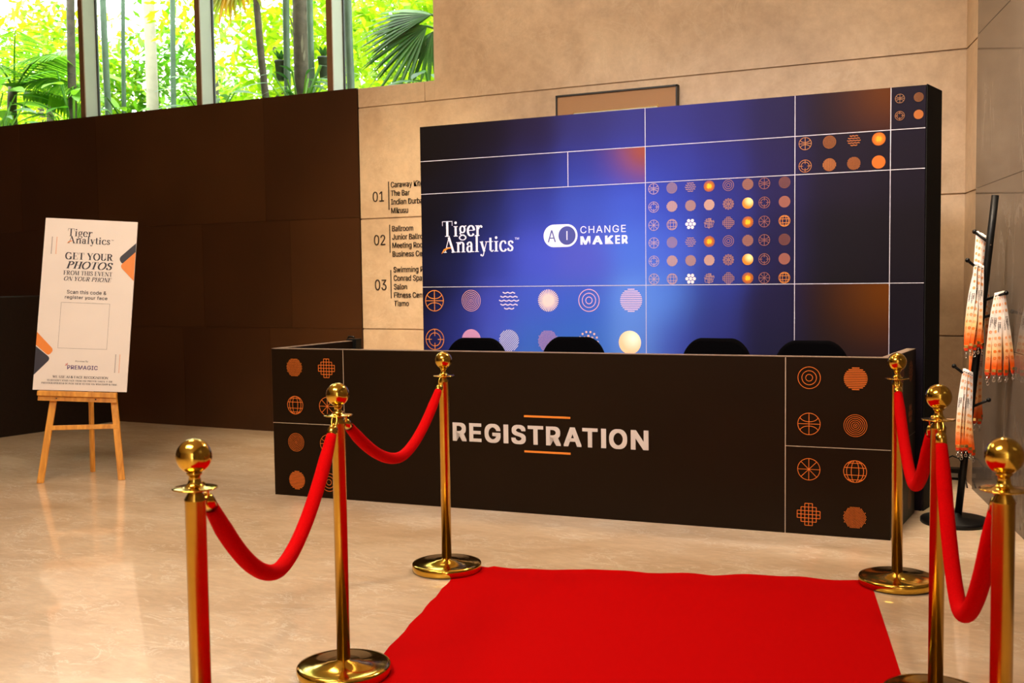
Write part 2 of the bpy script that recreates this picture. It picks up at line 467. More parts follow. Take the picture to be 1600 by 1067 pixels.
# window band: mullions and panes
xs = [-8.643, -7.1235, -5.621]
sill = 3.05
for i, (x0, x1) in enumerate([(-10.19, -8.643), (-8.643, -7.1235), (-7.1235, -5.621), (-5.621, -4.566)]):
    w = empty('window_%d' % (i + 1), ((x0 + x1) / 2, YW + 0.17, sill)); struct(w)
    cx = (x0 + x1) / 2
    p = MB(); p.box(x0 + 0.032 - cx, x1 - (0.032 if i < 3 else 0) - cx, 0.0, 0.008, 0, 1.75)
    p.build('pane', M['glass'], w)
    gk = MB(); gk.box(x0 + 0.03 - cx, x0 + 0.040 - cx, -0.006, 0.014, 0, 1.75)
    gk.box(x0 + 0.03 - cx, x1 - 0.03 - cx, -0.014, 0.02, 0, 0.018)
    gk.build('gasket', M['gasket'], w)
for i, x in enumerate(xs + [-10.19]):
    t = empty('trim_%d' % (i + 1), (x, YW, sill)); struct(t)
    f = MB(); f.box(-0.03, 0.03, 0, 0.012, -0.01, 1.8); f.build('mullion_cap', M['alu_brown'], t)
    f = MB(); f.box(-0.029, 0.029, 0.012, 0.20, -0.01, 1.8); f.build('mullion', M['alu'], t)
b = MB(); b.box(-14.4, -4.566, YW + 0.02, YW + 0.32, 3.0, 3.045)
struct(b.build('trim_5', M['alu']))
b = MB(); b.box(-14.4, -10.22, YW, YW + 0.2, 3.046, 4.85); struct(b.build('wall_above_left', M['bronze']))

# ------------------------------------------------------------------ the garden beyond the glass
b = MB(); b.box(-32, 6, 8.4, 40, 1.0, 2.75)
struct(b.build('ground', M['soil']))

def leaf(b, p, d, n, L, W, seg=3, droop=0.2, mi=0):
    d = d.normalized(); s = d.cross(n)
    if s.length < 1e-4: s = Vector((1, 0, 0))
    s.normalize(); n = s.cross(d)
    P = []; F = []
    for i in range(seg + 1):
        t = i / seg
        w = W * math.sin(PI * (0.06 + 0.94 * t)) ** 0.8 * 0.5 if i < seg else 0.002
        c = p + d * (L * t) - Vector((0, 0, 1)) * (droop * L * t * t)
        P += [c - s * w, c + s * w]
    for i in range(seg):
        F.append((2 * i, 2 * i + 1, 2 * i + 3, 2 * i + 2))
    b.add(P, F, True, mi)
def rdir():
    while True:
        v = Vector((random.uniform(-1, 1), random.uniform(-1, 1), random.uniform(-1, 1)))
        if 0.05 < v.length < 1: return v.normalized()
def crown_mesh(R, H, n, L, W, clumps=14):
    b = MB()
    cs = [(Vector((random.uniform(-1, 1) * R * 0.75, random.uniform(-1, 1) * R * 0.75, random.uniform(0.0, 1) * H)), random.uniform(0.28, 0.5) * R) for _ in range(clumps)]
    for _ in range(n):
        c, r = random.choice(cs)
        p = c + rdir() * r * random.random() ** 0.4
        d = rdir(); d.z *= 0.5; d.z -= 0.15
        nn = Vector((random.uniform(-.6, .6), random.uniform(-.6, .6), 1))
        leaf(b, p, d, nn, L * random.uniform(0.6, 1.3), W * random.uniform(0.7, 1.3), 2, 0.15)
    return b
def trunk_mesh(h, r0, r1, lean=0.0, n=9, wob=0.03):
    b = MB(); pts = []; rs = []
    for i in range(9):
        t = i / 8
        pts.append((lean * t + wob * math.sin(5 * t + h), wob * math.cos(4 * t), h * t)); rs.append(r0 + (r1 - r0) * t)
    return b.tube(pts, rs, 12)

# broadleaf trees
GZ = 2.70
protos = {}
for key, (R, H, n, L, W, mt) in dict(lime=(2.0, 3.0, 2500, 0.22, 0.10, 'lime'), green=(1.7, 2.6, 2100, 0.18, 0.09, 'green'), pale=(1.5, 1.6, 1200, 0.20, 0.09, 'pale')).items():
    protos[key] = (crown_mesh(R, H, n, L, W), mt, R)
spots = [(-19.0, 14.5, 'lime', 0.2, 1.1, 'leafy lime tree far left behind the fern fronds'),
         (-16.6, 17.0, 'green', 0.3, 1.25, 'green tree behind the left pane beside its mullion'),
         (-14.3, 15.8, 'green', 0.2, 0.75, 'airy green tree low in the second pane by the pale trunk'),
         (-17.3, 19.5, 'pale', 1.2, 1.1, 'cream flowering tree glowing in the middle of the second pane'),
         (-12.9, 16.5, 'pale', 0.1, 0.9, 'cream flowering tree at the right of the second pane'),
         (-12.6, 14.2, 'green', -0.1, 0.7, 'small green tree low in the third pane beside the leaning trunk'),
         (-10.6, 13.4, 'lime', 0.1, 0.95, 'bright lime tree behind the potted palm trunk'),
         (-8.9, 12.8, 'lime', 0.0, 0.95, 'bright lime tree behind the fan palm in the right pane'),
         (-6.9, 12.2, 'lime', 0.1, 0.85, 'bright lime tree at the right edge of the last pane'),
         (-13.7, 11.8, 'lime', -0.7, 0.62, 'lime bush behind the broad leaved plant at far left'),
         (-11.0, 17.5, 'green', 1.0, 1.1, 'tall green tree seen above the leaning trunk'),
         (-8.8, 16.5, 'green', 1.2, 1.1, 'tall green tree above the fan palm')]
spots += [(-17.4, 15.6, 'lime', 0.5, 1.05, 'lime tree above the feathery palm at far left'), (-15.6, 13.2, 'lime', -0.2, 0.6, 'low lime bush left of the first mullion'), (-21.0, 16.5, 'green', 0.9, 1.3, 'tall green tree at the far left corner of the window')]
spots += [(-4.4, 13.0, 'lime', 0.1, 0.9, 'lime tree beyond the right end of the window'), (-2.2, 14.5, 'green', 0.2, 1.1, 'green tree furthest right beyond the wall')]
made = {}
for x, y, key, dz, sc, lab in spots:
    t = empty('broadleaf_tree', (x, y, GZ), random.uniform(0, 6), lab, 'tree', 'trees in the garden beyond the window')
    cb, mt, R = protos[key]
    if key not in made:
        c = cb.build('crown', M[mt], t); made[key] = c.data
    else:
        c = bpy.data.objects.new('crown', made[key]); COL.objects.link(c); c.parent = t
    c.location = (0, 0, 0.5 + dz); c.scale = (sc, sc, sc)
    trunk_mesh(1.6 + dz + sc, 0.09, 0.05).build('trunk', M['pale_bark' if key == 'pale' else 'bark'], t)

# slender trunks near the glass
def frond(b, base, d, L, nl, ll, lw, droop=0.5, mi=0, start=0.12):
    d = d.normalized(); side = d.cross(Vector((0, 0, 1))).normalized()
    pts = []
    for i in range(13):
        t = i / 12
        pts.append(base + d * (L * t) - Vector((0, 0, 1)) * (droop * L * t * t))
    b.tube(pts, [0.014 * (1 - 0.8 * i / 12) + 0.002 for i in range(13)], 6, mi=mi)
    for i in range(nl):
        t = start + (1 - start) * i / (nl - 1)
        k = min(int(t * 12), 11); fr = t * 12 - k
        p = pts[k].lerp(pts[k + 1], fr)
        tg = (pts[k + 1] - pts[k]).normalized()
        Lx = ll * math.sin(PI * (0.15 + 0.8 * t)) ** 0.7
        for s in (-1, 1):
            dd = side * s + tg * 0.55 - Vector((0, 0, 1)) * 0.25
            leaf(b, p, dd, Vector((0, 0, 1)) + side * s * 0.3, Lx, lw, 3, 0.25, mi)
def slender(x, y, h, r0, r1, lean, mt, lab, fr=6, fz=2.6, fm='green', ringed=True):
    t = empty('palm_tree', (x, y, GZ), 0, lab, 'palm', 'slender palms close behind the glass')
    tm = trunk_mesh(h, r0, r1, lean, wob=0.012)
    tm.build('trunk', M[mt], t)
    for k in range(fr):
        b = MB(); a = 2 * PI * k / fr + x
        frond(b, Vector((lean, 0, h - 0.02)), Vector((math.cos(a), math.sin(a), 0.55)), 1.3, 22, 0.38, 0.035, 0.55)
        b.build('frond', M[fm], t)
slender(-10.06, 9.5, 3.2, 0.042, 0.036, -0.05, 'bamboo', 'thicker grey green palm trunk just right of the first mullion')
slender(-10.36, 10.0, 3.5, 0.030, 0.024, 0.12, 'bamboo', 'thin dark palm trunk second from the first mullion', fr=0)
slender(-10.49, 11.0, 3.6, 0.040, 0.032, 0.10, 'bamboo', 'thin palm trunk near the right of the second pane')
slender(-7.40, 9.2, 2.6, 0.040, 0.034, -0.20, 'bark', 'leaning palm trunk in the middle of the third pane', fr=5, fm='yellow')
slender(-7.47, 9.6, 3.0, 0.038, 0.036, 0.03, 'bamboo', 'green palm trunk left of the fibrous trunk', fr=0)
slender(-7.13, 9.6, 3.0, 0.034, 0.032, 0.0, 'bamboo', 'green palm trunk right of the fibrous trunk', fr=0)
slender(-6.14, 8.9, 2.9, 0.040, 0.036, -0.02, 'bamboo', 'green palm trunk right of the last mullion', fr=5)
slender(-11.25, 10.0, 3.3, 0.055, 0.05, 0.08, 'bark', 'dark trunk beside the left edge of the first mullion', fr=0)
t = empty('tree_trunk', (-7.42, 9.8, GZ), 0, 'thick fibrous brown trunk between two green palm trunks', 'tree')
b = trunk_mesh(3.2, 0.085, 0.078, 0.0, wob=0.01); b.build('trunk', M['bark'], t)
b = MB()
for k in range(40):
    z = random.uniform(0.2, 2.6); a = random.uniform(0, 2 * PI)
    p = Vector((0.08 * math.cos(a), 0.08 * math.sin(a), z))
    leaf(b, p, Vector((math.cos(a) * 0.35, math.sin(a) * 0.35, 1)), Vector((math.cos(a), math.sin(a), 0)), random.uniform(0.1, 0.25), 0.03, 2, 0.02)
b.build('bark_fibre', M['pale_bark'], t)
t = empty('tree_trunk', (-14.85, 15.0, GZ), 0, 'pale bare trunk glowing in the second pane', 'tree')
trunk_mesh(5.5, 0.12, 0.10, 0.1).build('trunk', M['pale_bark'], t)
for x, z, lab in ((-7.575, 3.60, 'dark hanging pot on the left of the fibrous trunk'), (-6.99, 3.58, 'dark hanging pot on the right of the fibrous trunk')):
    t = empty('plant_pot', (x, 9.62, z), 0, lab, 'pot')
    b = MB(); b.lathe([(0.045, 0), (0.062, 0.2), (0.067, 0.2), (0.067, 0.22), (0.055, 0.22), (0.05, 0.18)], 24, cap=True)
    b.build('pot', M['pot'], t)
    b = MB()
    for k in range(9):
        a = 2 * PI * k / 9; leaf(b, Vector((0, 0, 0.2)), Vector((math.cos(a) * 0.5, math.sin(a) * 0.5, 1)), Vector((math.cos(a), math.sin(a), 0.3)), 0.2, 0.04, 3, 0.3)
    b.build('foliage', M['deep'], t)

# fan palm in the last pane
def fan_leaf(b, c, axis, nrm, L, n, spread, W, droop=0.25):
    axis = axis.normalized(); s = axis.cross(nrm).normalized(); nn = s.cross(axis)
    for k in range(n):
        a = -spread + 2 * spread * k / (n - 1)
        d = axis * math.cos(a) + s * math.sin(a) + nn * 0.06 * (-1) ** k
        leaf(b, c, d, nn + s * 0.35 * (-1) ** k, L * random.uniform(0.85, 1.05) * (1 - 0.15 * abs(a) / spread), W, 4, droop)
t = empty('fan_palm', (-5.2, 9.7, GZ), 0, 'dark green fan palm filling the right end of the window', 'palm')
trunk_mesh(1.1, 0.07, 0.06).build('trunk', M['bark'], t)
for (cx, cz, ax, L, nn, sp, w) in [(-0.42, 1.25, (-1, -0.2, -0.62), 0.82, 20, 0.80, 0.05), (-0.36, 1.36, (-1, 0.1, -0.02), 0.98, 18, 0.42, 0.055), (-0.36, 1.18, (-0.30, -0.2, -1), 0.50, 16, 0.7, 0.045), (0.2, 1.5, (0.5, 0.2, 0.6), 0.7, 20, 1.1, 0.045)]:
    b = MB()
    c = Vector((cx, -0.2, cz))
    fan_leaf(b, c, Vector(ax), Vector((0.25, -0.9, 0.45)), L, nn, sp, w, 0.18)
    b.tube([(0, 0, 1.0), (cx * 0.5, -0.08, (1.0 + cz) * 0.5 + 0.05), (cx, -0.2, cz)], 0.012, 6)
    b.build('fan_leaf', M['fan'], t)
# yellowing palm at the top of the third pane
t = empty('fan_palm', (-8.41, 9.4, GZ), 0, 'yellowing fan palm hanging into the top of the third pane', 'palm')
trunk_mesh(2.2, 0.05, 0.045).build('trunk', M['bark'], t)
for (cx, ax, L) in [(0.50, (-0.35, -0.1, -1), 0.52), (0.62, (0.25, -0.1, -1), 0.42), (0.42, (-1, 0, -0.6), 0.5), (0.75, (1, 0, -0.45), 0.5)]:
    b = MB(); fan_leaf(b, Vector((cx, -0.2, 1.98)), Vector(ax), Vector((0.2, -0.95, 0.2)), L, 16, 0.6, 0.05, 0.1)
    b.build('fan_leaf', M['yellow'], t)
# feathery palm at far left
t = empty('feather_palm', (-12.55, 10.2, GZ), 0, 'feathery palm arching over the left pane', 'palm')
trunk_mesh(1.4, 0.07, 0.06).build('trunk', M['bark'], t)
for k, (dx, dy, dz, L) in enumerate([(1, -0.3, 0.75, 1.7), (1, -0.1, 0.35, 1.6), (0.8, -0.6, 1.2, 1.7), (0.5, -0.7, 0.5, 1.5), (-0.7, -0.5, 0.8, 1.6), (0.1, 0.9, 1.0, 1.7), (1, 0.3, 0.05, 1.5), (0.9, 0.2, 1.0, 1.6)]):
    b = MB(); frond(b, Vector((0, 0, 1.30)), Vector((dx, dy, dz)), L, 30, 0.55, 0.055, 0.42)
    b.build('frond', M['green'], t)
# broad leaved plants along the sill
def broad_plant(x, y, lab, n, h, LL, WW, mt, cat='plant', group='broad leaved plants along the window sill'):
    t = empty('broadleaf_plant', (x, y, GZ), 0, lab, cat, group)
    b = MB(); s = MB()
    for k in range(n):
        a = 2 * PI * k / n + random.uniform(-.3, .3); hh = h * random.uniform(0.5, 1.0); rr = random.uniform(0.1, 0.35)
        tip = Vector((rr * math.cos(a), rr * math.sin(a), hh))
        s.tube([(0, 0, 0), (tip.x * 0.3, tip.y * 0.3, hh * 0.6), tip], 0.009, 6)
        leaf(b, tip, Vector((math.cos(a), math.sin(a), random.uniform(-0.1, 0.5))), Vector((0.1 * math.cos(a), -0.5, 1)), LL * random.uniform(.7, 1.2), WW * random.uniform(.7, 1.2), 6, 0.35)
    s.build('stems', M['green'], t); b.build('leaves', M[mt], t)
broad_plant(-11.9, 9.3, 'broad leaved bright plant at the left corner of the window', 16, 1.25, 0.55, 0.24, 'green')
broad_plant(-11.2, 8.9, 'dark strap leaved plant below the first mullion', 18, 0.95, 0.5, 0.09, 'deep')
broad_plant(-11.0, 9.8, 'tall broad leaved plant left of the first mullion', 16, 1.45, 0.45, 0.16, 'green')
broad_plant(-8.95, 8.8, 'small broad leaved plant right of centre in the second pane', 14, 0.68, 0.26, 0.1, 'green')
broad_plant(-7.85, 8.8, 'dark leafy plant at the left of the third pane', 18, 0.85, 0.35, 0.07, 'deep')
broad_plant(-6.85, 9.0, 'grey green leafy plant below the hanging pots', 26, 0.92, 0.4, 0.06, 'deep')
broad_plant(-5.3, 9.1, 'low green plant under the fan palm', 14, 0.72, 0.3, 0.1, 'deep')
# ------------------------------------------------------------------ flat graphics: icons, lettering
def g_ring(r, w, n=40, cx=0, cy=0, a0=0, a1=2 * PI, ry=None):
    ry = r if ry is None else ry
    out = []
    for i in range(n):
        p = a0 + (a1 - a0) * i / n; q = a0 + (a1 - a0) * (i + 1) / n
        ro, ri = r + w / 2, r - w / 2; yo, yi = ry + w / 2, ry - w / 2
        out.append([(cx + ro * math.cos(p), cy + yo * math.sin(p)), (cx + ro * math.cos(q), cy + yo * math.sin(q)),
                    (cx + ri * math.cos(q), cy + yi * math.sin(q)), (cx + ri * math.cos(p), cy + yi * math.sin(p))])
    return out
def g_disc(r, cx=0, cy=0, n=32):
    return [[(cx + r * math.cos(2 * PI * k / n), cy + r * math.sin(2 * PI * k / n)) for k in range(n)]]
def g_line(x0, y0, x1, y1, w):
    dx, dy = x1 - x0, y1 - y0; L = math.hypot(dx, dy) or 1; nx, ny = -dy / L * w / 2, dx / L * w / 2
    return [[(x0 + nx, y0 + ny), (x0 - nx, y0 - ny), (x1 - nx, y1 - ny), (x1 + nx, y1 + ny)]]
def g_path(pts, w):
    out = []
    for a, b_ in zip(pts[:-1], pts[1:]): out += g_line(a[0], a[1], b_[0], b_[1], w)
    return out
def g_rect(x0, y0, x1, y1): return [[(x0, y0), (x1, y0), (x1, y1), (x0, y1)]]
def chord(y): return math.sqrt(max(0.0, 1 - y * y))
def icon(kind, w=0.07):
    r1 = 1 - w / 2
    if kind == 'ball':
        o = g_ring(r1, w) + g_line(-1, 0, 1, 0, w) + g_line(0, -1, 0, 1, w)
        for s in (1, -1):
            o += g_path([(1.0 * math.sin(t) * 0.80, s * (0.60 - 0.48 * math.cos(t) + 0.07)) for t in [(-1.35 + 2.7 * k / 16) for k in range(17)]], w)
        return o
    if kind == 'rings6': return sum([g_ring(r1 * k / 6, w * 0.72) for k in (1, 2, 3, 4, 5, 6)], []) + g_disc(0.05)
    if kind == 'rings3': return g_ring(r1, w) + g_ring(0.63, w) + g_ring(0.3, w)
    if kind == 'waves':
        o = []
        for y, n in ((0.72, 2.5), (0.36, 3.5), (0, 4), (-0.36, 3.5), (-0.72, 2)):
            x1 = n * 0.25; K = int(n * 8)
            o += g_path([(-x1 + 2 * x1 * i / K, y - 0.10 * abs(math.sin(PI * n * i / K)) + 0.05) for i in range(K + 1)], w * 1.5)
        return o
    if kind == 'burst':
        o = g_disc(0.45)
        for k in range(36):
            a = 2 * PI * k / 36
            o += g_line(0.3 * math.cos(a), 0.3 * math.sin(a), math.cos(a), math.sin(a), 0.085)
        return o
    if kind == 'hstripe':
        return sum([g_line(-chord(y), y, chord(y), y, 0.085) for y in [-0.95 + 1.9 * k / 12 for k in range(13)]], [])
    if kind == 'vstripe':
        return sum([g_line(y, -chord(y), y, chord(y), 0.11) for y in [-0.95 + 1.9 * k / 12 for k in range(13)]], [])
    if kind == 'diag':
        o = []; c, s = math.cos(0.8), math.sin(0.8)
        for y in [-0.95 + 1.9 * k / 13 for k in range(14)]:
            x = chord(y); o += g_line(-x * c - y * s, -x * s + y * c, x * c - y * s, x * s + y * c, 0.085)
        return o
    if kind == 'target':
        o = g_ring(r1, w) + g_ring(0.62, w)
        for a in (0, PI / 2, PI, 1.5 * PI): o += g_line(0.32 * math.cos(a), 0.32 * math.sin(a), math.cos(a), math.sin(a), w)
        return o
    if kind == 'wheel':
        o = g_ring(r1, w) + g_disc(0.1)
        for k in range(4):
            a = PI * k / 4; o += g_line(-math.cos(a), -math.sin(a), math.cos(a), math.sin(a), w * 0.9)
        return o
    if kind == 'globe':
        o = g_ring(r1, w) + g_ring(0.32, w, ry=r1) + g_ring(0.72, w, ry=r1)
        for y in (0.33, -0.33): o += g_line(-chord(y), y, chord(y), y, w)
        for y in (0.74, -0.74): o += g_line(-chord(y), y, chord(y), y, w)
        return o
    if kind == 'plus':
        o = []; u = 1 / 3.0
        for i in range(-3, 4):
            e = {3: 1, 2: 2, 1: 3, 0: 3}[abs(i)] * u
            o += g_line(i * u, -e, i * u, e, w) + g_line(-e, i * u, e, i * u, w)
        return o
    if kind == 'dots':
        o = []
        for i in range(-9, 10):
            for j in range(-8, 9):
                x = (i + 0.5 * (j % 2)) * 0.125; y = j * 0.112
                if x * x + y * y < 0.97: o += g_disc(0.043, x, y, 6)
        return o
    if kind == 'hexdots':
        o = g_disc(0.3)
        for k in range(6): o += g_disc(0.3, 0.68 * math.cos(PI * k / 3), 0.68 * math.sin(PI * k / 3), 16)
        return o
    if kind == 'dotring':
        o = []
        for k in range(14): o += g_disc(0.10, 0.88 * math.cos(2 * PI * k / 14), 0.88 * math.sin(2 * PI * k / 14), 10)
        for k in range(8): o += g_disc(0.12, 0.5 * math.cos(2 * PI * k / 8), 0.5 * math.sin(2 * PI * k / 8), 10)
        return o
    if kind == 'flower':
        o = g_disc(0.14, 0, 0, 12)
        for k in range(6):
            a = PI * k / 3; o += g_ring(0.2, w * 1.3, 14, 0.42 * math.cos(a), 0.42 * math.sin(a))
        for k in range(12):
            a = PI * k / 6; o += g_ring(0.13, w * 1.3, 10, 0.83 * math.cos(a), 0.83 * math.sin(a))
        return o
    if kind == 'maze':
        rr = random.Random(5); o = []
        for k in range(16):
            y = rr.uniform(-.9, .9); x = chord(y); a, c = sorted((rr.uniform(-x, x), rr.uniform(-x, x)))
            o += g_line(a, y, c, y, w)
            a, c = sorted((rr.uniform(-x, x), rr.uniform(-x, x))); o += g_line(y, a, y, c, w)
        return o
    return g_disc(1.0)                                    # 'solid'

# a fat-and-thin serif alphabet drawn stroke by stroke; T thick stem, t hairline
def serif_glyph(ch, T=0.17, t=0.04):
    R = g_rect; o = []; Lw = g_line
    def st(x, y0=0.0, y1=1.0, w=T, bot=True, top=True, s=0.09):
        r = R(x, y0, x + w, y1)
        if bot: r += R(x - s, y0, x + w + s, y0 + t)
        if top: r += R(x - s, y1 - t, x + w + s, y1)
        return r
    def thin(x, y0=0.0, y1=1.0, bot=True, top=True): return st(x, y0, y1, t, bot, top, 0.10)
    def pen(pts, T_=T, pw=0.8):
        r = []; q = []
        for i in range(len(pts)):
            a = pts[max(i - 1, 0)]; c = pts[min(i + 1, len(pts) - 1)]
            dx, dy = c[0] - a[0], c[1] - a[1]; L = math.hypot(dx, dy) or 1
            w = t + (T_ - t) * abs(dy / L) ** pw
            nx, ny = -dy / L * w / 2, dx / L * w / 2
            q.append(((pts[i][0] + nx, pts[i][1] + ny), (pts[i][0] - nx, pts[i][1] - ny)))
        for a, c in zip(q[:-1], q[1:]): r.append([a[0], a[1], c[1], c[0]])
        return r
    def arc(cx, cy, rx, ry, a0, a1, n=26): return [(cx + rx * math.cos(math.radians(a0 + (a1 - a0) * i / n)), cy + ry * math.sin(math.radians(a0 + (a1 - a0) * i / n))) for i in range(n + 1)]
    h = t / 2
    if ch == 'A': return Lw(0.12, 0, 0.42, 1, t * 1.2) + Lw(0.42 - 0.02, 1.0, 0.74, 0, T) + R(0.0, 0, 0.24, t) + R(0.58, 0, 0.9, t) + R(0.2, 0.3, 0.62, 0.3 + t), 0.9
    if ch == 'a': return pen([(0.08, 0.5), (0.12, 0.58), (0.22, 0.65), (0.33, 0.62), (0.37, 0.5), (0.37, 0.3)], T * 0.9) + R(0.30, 0.03, 0.30 + T * 0.9, 0.5) + pen(arc(0.22, 0.2, 0.15, 0.19, 60, 330), T * 0.9) + R(0.30, 0, 0.56, t) + g_disc(0.06, 0.1, 0.5, 12), 0.57
    if ch == 'c': return pen(arc(0.28, 0.33, 0.22, 0.325, 50, 325), T * 0.95) + g_disc(0.065, 0.42, 0.53, 12), 0.53
    if ch == 'e': return pen(arc(0.28, 0.33, 0.22, 0.325, 5, 325), T * 0.95) + R(0.08, 0.34, 0.5, 0.34 + t), 0.55
    if ch == 'g': return pen(arc(0.25, 0.44, 0.16, 0.21, 0, 360), T * 0.8) + pen(arc(0.26, -0.09, 0.22, 0.15, 0, 360), T * 0.6) + pen([(0.14, 0.26), (0.08, 0.18), (0.14, 0.09), (0.35, 0.07), (0.45, -0.02)], T * 0.6) + pen([(0.38, 0.57), (0.45, 0.65), (0.53, 0.66)], t * 2), 0.55
    if ch == 'i': return st(0.09, 0, 0.66, T * 0.95, s=0.07) + g_disc(0.09, 0.09 + T / 2, 0.88, 14), 0.37
    if ch == 'l': return st(0.09, 0, 1.06, T * 0.95, s=0.07), 0.36
    if ch == 'n': return st(0.09, 0, 0.66, T * 0.95, s=0.07) + st(0.46, 0, 0.46, T * 0.95, top=False, s=0.07) + pen(arc(0.40, 0.45, 0.145, 0.20, 160, 0, 14), T * 0.95), 0.73
    if ch == 'r': return st(0.09, 0, 0.66, T * 0.95, s=0.07) + pen([(0.24, 0.42), (0.30, 0.58), (0.40, 0.645), (0.46, 0.62)], T * 0.5) + g_disc(0.07, 0.44, 0.57, 12), 0.52
    if ch == 's': return pen([(0.38, 0.50), (0.33, 0.61), (0.22, 0.645), (0.11, 0.58), (0.11, 0.46), (0.2, 0.37), (0.31, 0.30), (0.36, 0.2), (0.31, 0.07), (0.2, 0.02), (0.08, 0.08), (0.05, 0.2)], T * 0.9, 0.5), 0.45
    if ch == 't': return R(0.1, 0.08, 0.1 + T * 0.95, 0.88) + R(0.0, 0.66 - t, 0.36, 0.66) + pen([(0.18, 0.12), (0.22, 0.03), (0.3, 0.02), (0.37, 0.1)], T * 0.6), 0.39
    if ch == 'y': return Lw(0.10, 0.66, 0.31, 0.02, T) + Lw(0.48, 0.66, 0.24, -0.2, t * 1.3) + pen([(0.25, -0.18), (0.19, -0.27), (0.1, -0.24)], t * 2) + g_disc(0.065, 0.09, -0.2, 12) + R(0, 0.66 - t, 0.24, 0.66) + R(0.38, 0.66 - t, 0.58, 0.66), 0.56
    if ch == 'C': return pen(arc(0.46, 0.5, 0.38, 0.49, 42, 318)) + R(0.76, 0.66, 0.76 + t, 0.98) + R(0.76, 0.02, 0.76 + t, 0.3), 0.86
    if ch == 'D': return st(0.1) + pen(arc(0.26, 0.5, 0.5, 0.48, -90, 90)), 0.92
    if ch == 'E': return st(0.1) + R(0.1, 0.96, 0.66, 1) + R(0.1, 0, 0.68, 0.04) + R(0.2, 0.49, 0.5, 0.53) + R(0.64, 0.72, 0.68, 1) + R(0.66, 0, 0.7, 0.3) + R(0.48, 0.4, 0.52, 0.62), 0.76
    if ch == 'F': return st(0.1) + R(0.1, 0.96, 0.64, 1) + R(0.2, 0.47, 0.5, 0.51) + R(0.62, 0.7, 0.66, 1) + R(0.48, 0.38, 0.52, 0.6), 0.71
    if ch == 'G': return pen(arc(0.46, 0.5, 0.38, 0.49, 42, 335)) + R(0.76, 0.66, 0.80, 0.98) + R(0.66, 0.02, 0.66 + T, 0.42) + R(0.56, 0.42 - t, 0.92, 0.42), 0.96
    if ch == 'H': return st(0.1) + st(0.62) + R(0.2, 0.48, 0.7, 0.52), 0.9
    if ch == 'I': return st(0.1), 0.38
    if ch == 'K': return st(0.1) + Lw(0.27, 0.42, 0.72, 0.98, t * 1.2) + Lw(0.42, 0.58, 0.78, 0, T) + R(0.6, 0, 0.94, t) + R(0.58, 1 - t, 0.84, 1), 0.92
    if ch == 'M': return thin(0.14) + Lw(0.18, 1, 0.52, 0.02, T) + Lw(0.50, 0.02, 0.83, 1, t) + st(0.80), 1.08
    if ch == 'N': return thin(0.14) + Lw(0.18, 1.0 - 0.05, 0.74, 0.05, T) + thin(0.76), 0.92
    if ch == 'O': return pen(arc(0.48, 0.5, 0.39, 0.49, 0, 360, 40)), 0.96
    if ch == 'P': return st(0.1) + pen(arc(0.3, 0.74, 0.36, 0.24, -90, 90)) + R(0.2, 0.48, 0.32, 0.52), 0.76
    if ch == 'R': return st(0.1) + pen(arc(0.3, 0.75, 0.34, 0.23, -90, 90)) + R(0.2, 0.50, 0.32, 0.54) + Lw(0.42, 0.52, 0.66, 0.06, T) + R(0.6, 0, 0.9, t), 0.9
    if ch == 'S': return pen([(0.56, 0.74), (0.52, 0.9), (0.36, 0.975), (0.18, 0.92), (0.12, 0.76), (0.2, 0.62), (0.38, 0.51), (0.54, 0.4), (0.6, 0.24), (0.52, 0.08), (0.36, 0.02), (0.18, 0.08), (0.1, 0.26)], T, 0.5) + R(0.56, 0.7, 0.6, 0.98) + R(0.08, 0.02, 0.12, 0.3), 0.7
    if ch == 'T': return st(0.32, top=False) + R(0.04, 0.96, 0.77, 1) + R(0.04, 0.7, 0.08, 1) + R(0.73, 0.7, 0.77, 1), 0.81
    if ch == 'U': return R(0.1, 0.3, 0.1 + T, 1) + R(0.01, 1 - t, 0.36, 1) + pen(arc(0.435, 0.3, 0.25, 0.28, 180, 360)) + R(0.67, 0.3, 0.67 + t, 1) + R(0.57, 1 - t, 0.81, 1), 0.84
    if ch == 'V': return Lw(0.14, 1, 0.44, 0.02, T) + Lw(0.74, 1, 0.46, 0, t * 1.2) + R(0, 1 - t, 0.32, 1) + R(0.6, 1 - t, 0.86, 1), 0.86
    if ch == 'W': return Lw(0.14, 1, 0.40, 0.02, T) + Lw(0.62, 1, 0.42, 0, t * 1.2) + Lw(0.58, 1, 0.84, 0.02, T) + Lw(1.1, 1, 0.86, 0, t * 1.2) + R(0, 1 - t, 0.3, 1) + R(0.48, 1 - t, 0.74, 1) + R(0.98, 1 - t, 1.22, 1), 1.2
    if ch == 'Y': return Lw(0.12, 1, 0.42, 0.45, T) + Lw(0.74, 1, 0.46, 0.45, t * 1.2) + R(0.34, 0, 0.34 + T, 0.48) + R(0.24, 0, 0.61, t) + R(0, 1 - t, 0.3, 1) + R(0.6, 1 - t, 0.86, 1), 0.84
    if ch == '&': return pen(arc(0.36, 0.76, 0.17, 0.22, -60, 270)) + pen(arc(0.34, 0.27, 0.26, 0.26, 100, 330)) + Lw(0.3, 0.6, 0.76, 0, T) + pen([(0.56, 0.14), (0.68, 0.3), (0.72, 0.46)], t * 2), 0.86
    if ch == '.': return g_disc(0.09, 0.12, 0.08, 12), 0.26
    return [], 0.32
def serif(text, T=0.17, t=0.04, slant=0.0, track=0.02):
    x = 0; out = []
    for ch in text:
        ps, adv = serif_glyph(ch, T, t)
        out += [[(px + x + py * slant, py) for px, py in p] for p in ps]
        x += adv + track
    return out, x
try:
    FONT = bpy.data.fonts.load(os.path.join(bpy.utils.system_resource('DATAFILES', path='fonts'), 'Inter.woff2'))
except Exception:
    FONT = None
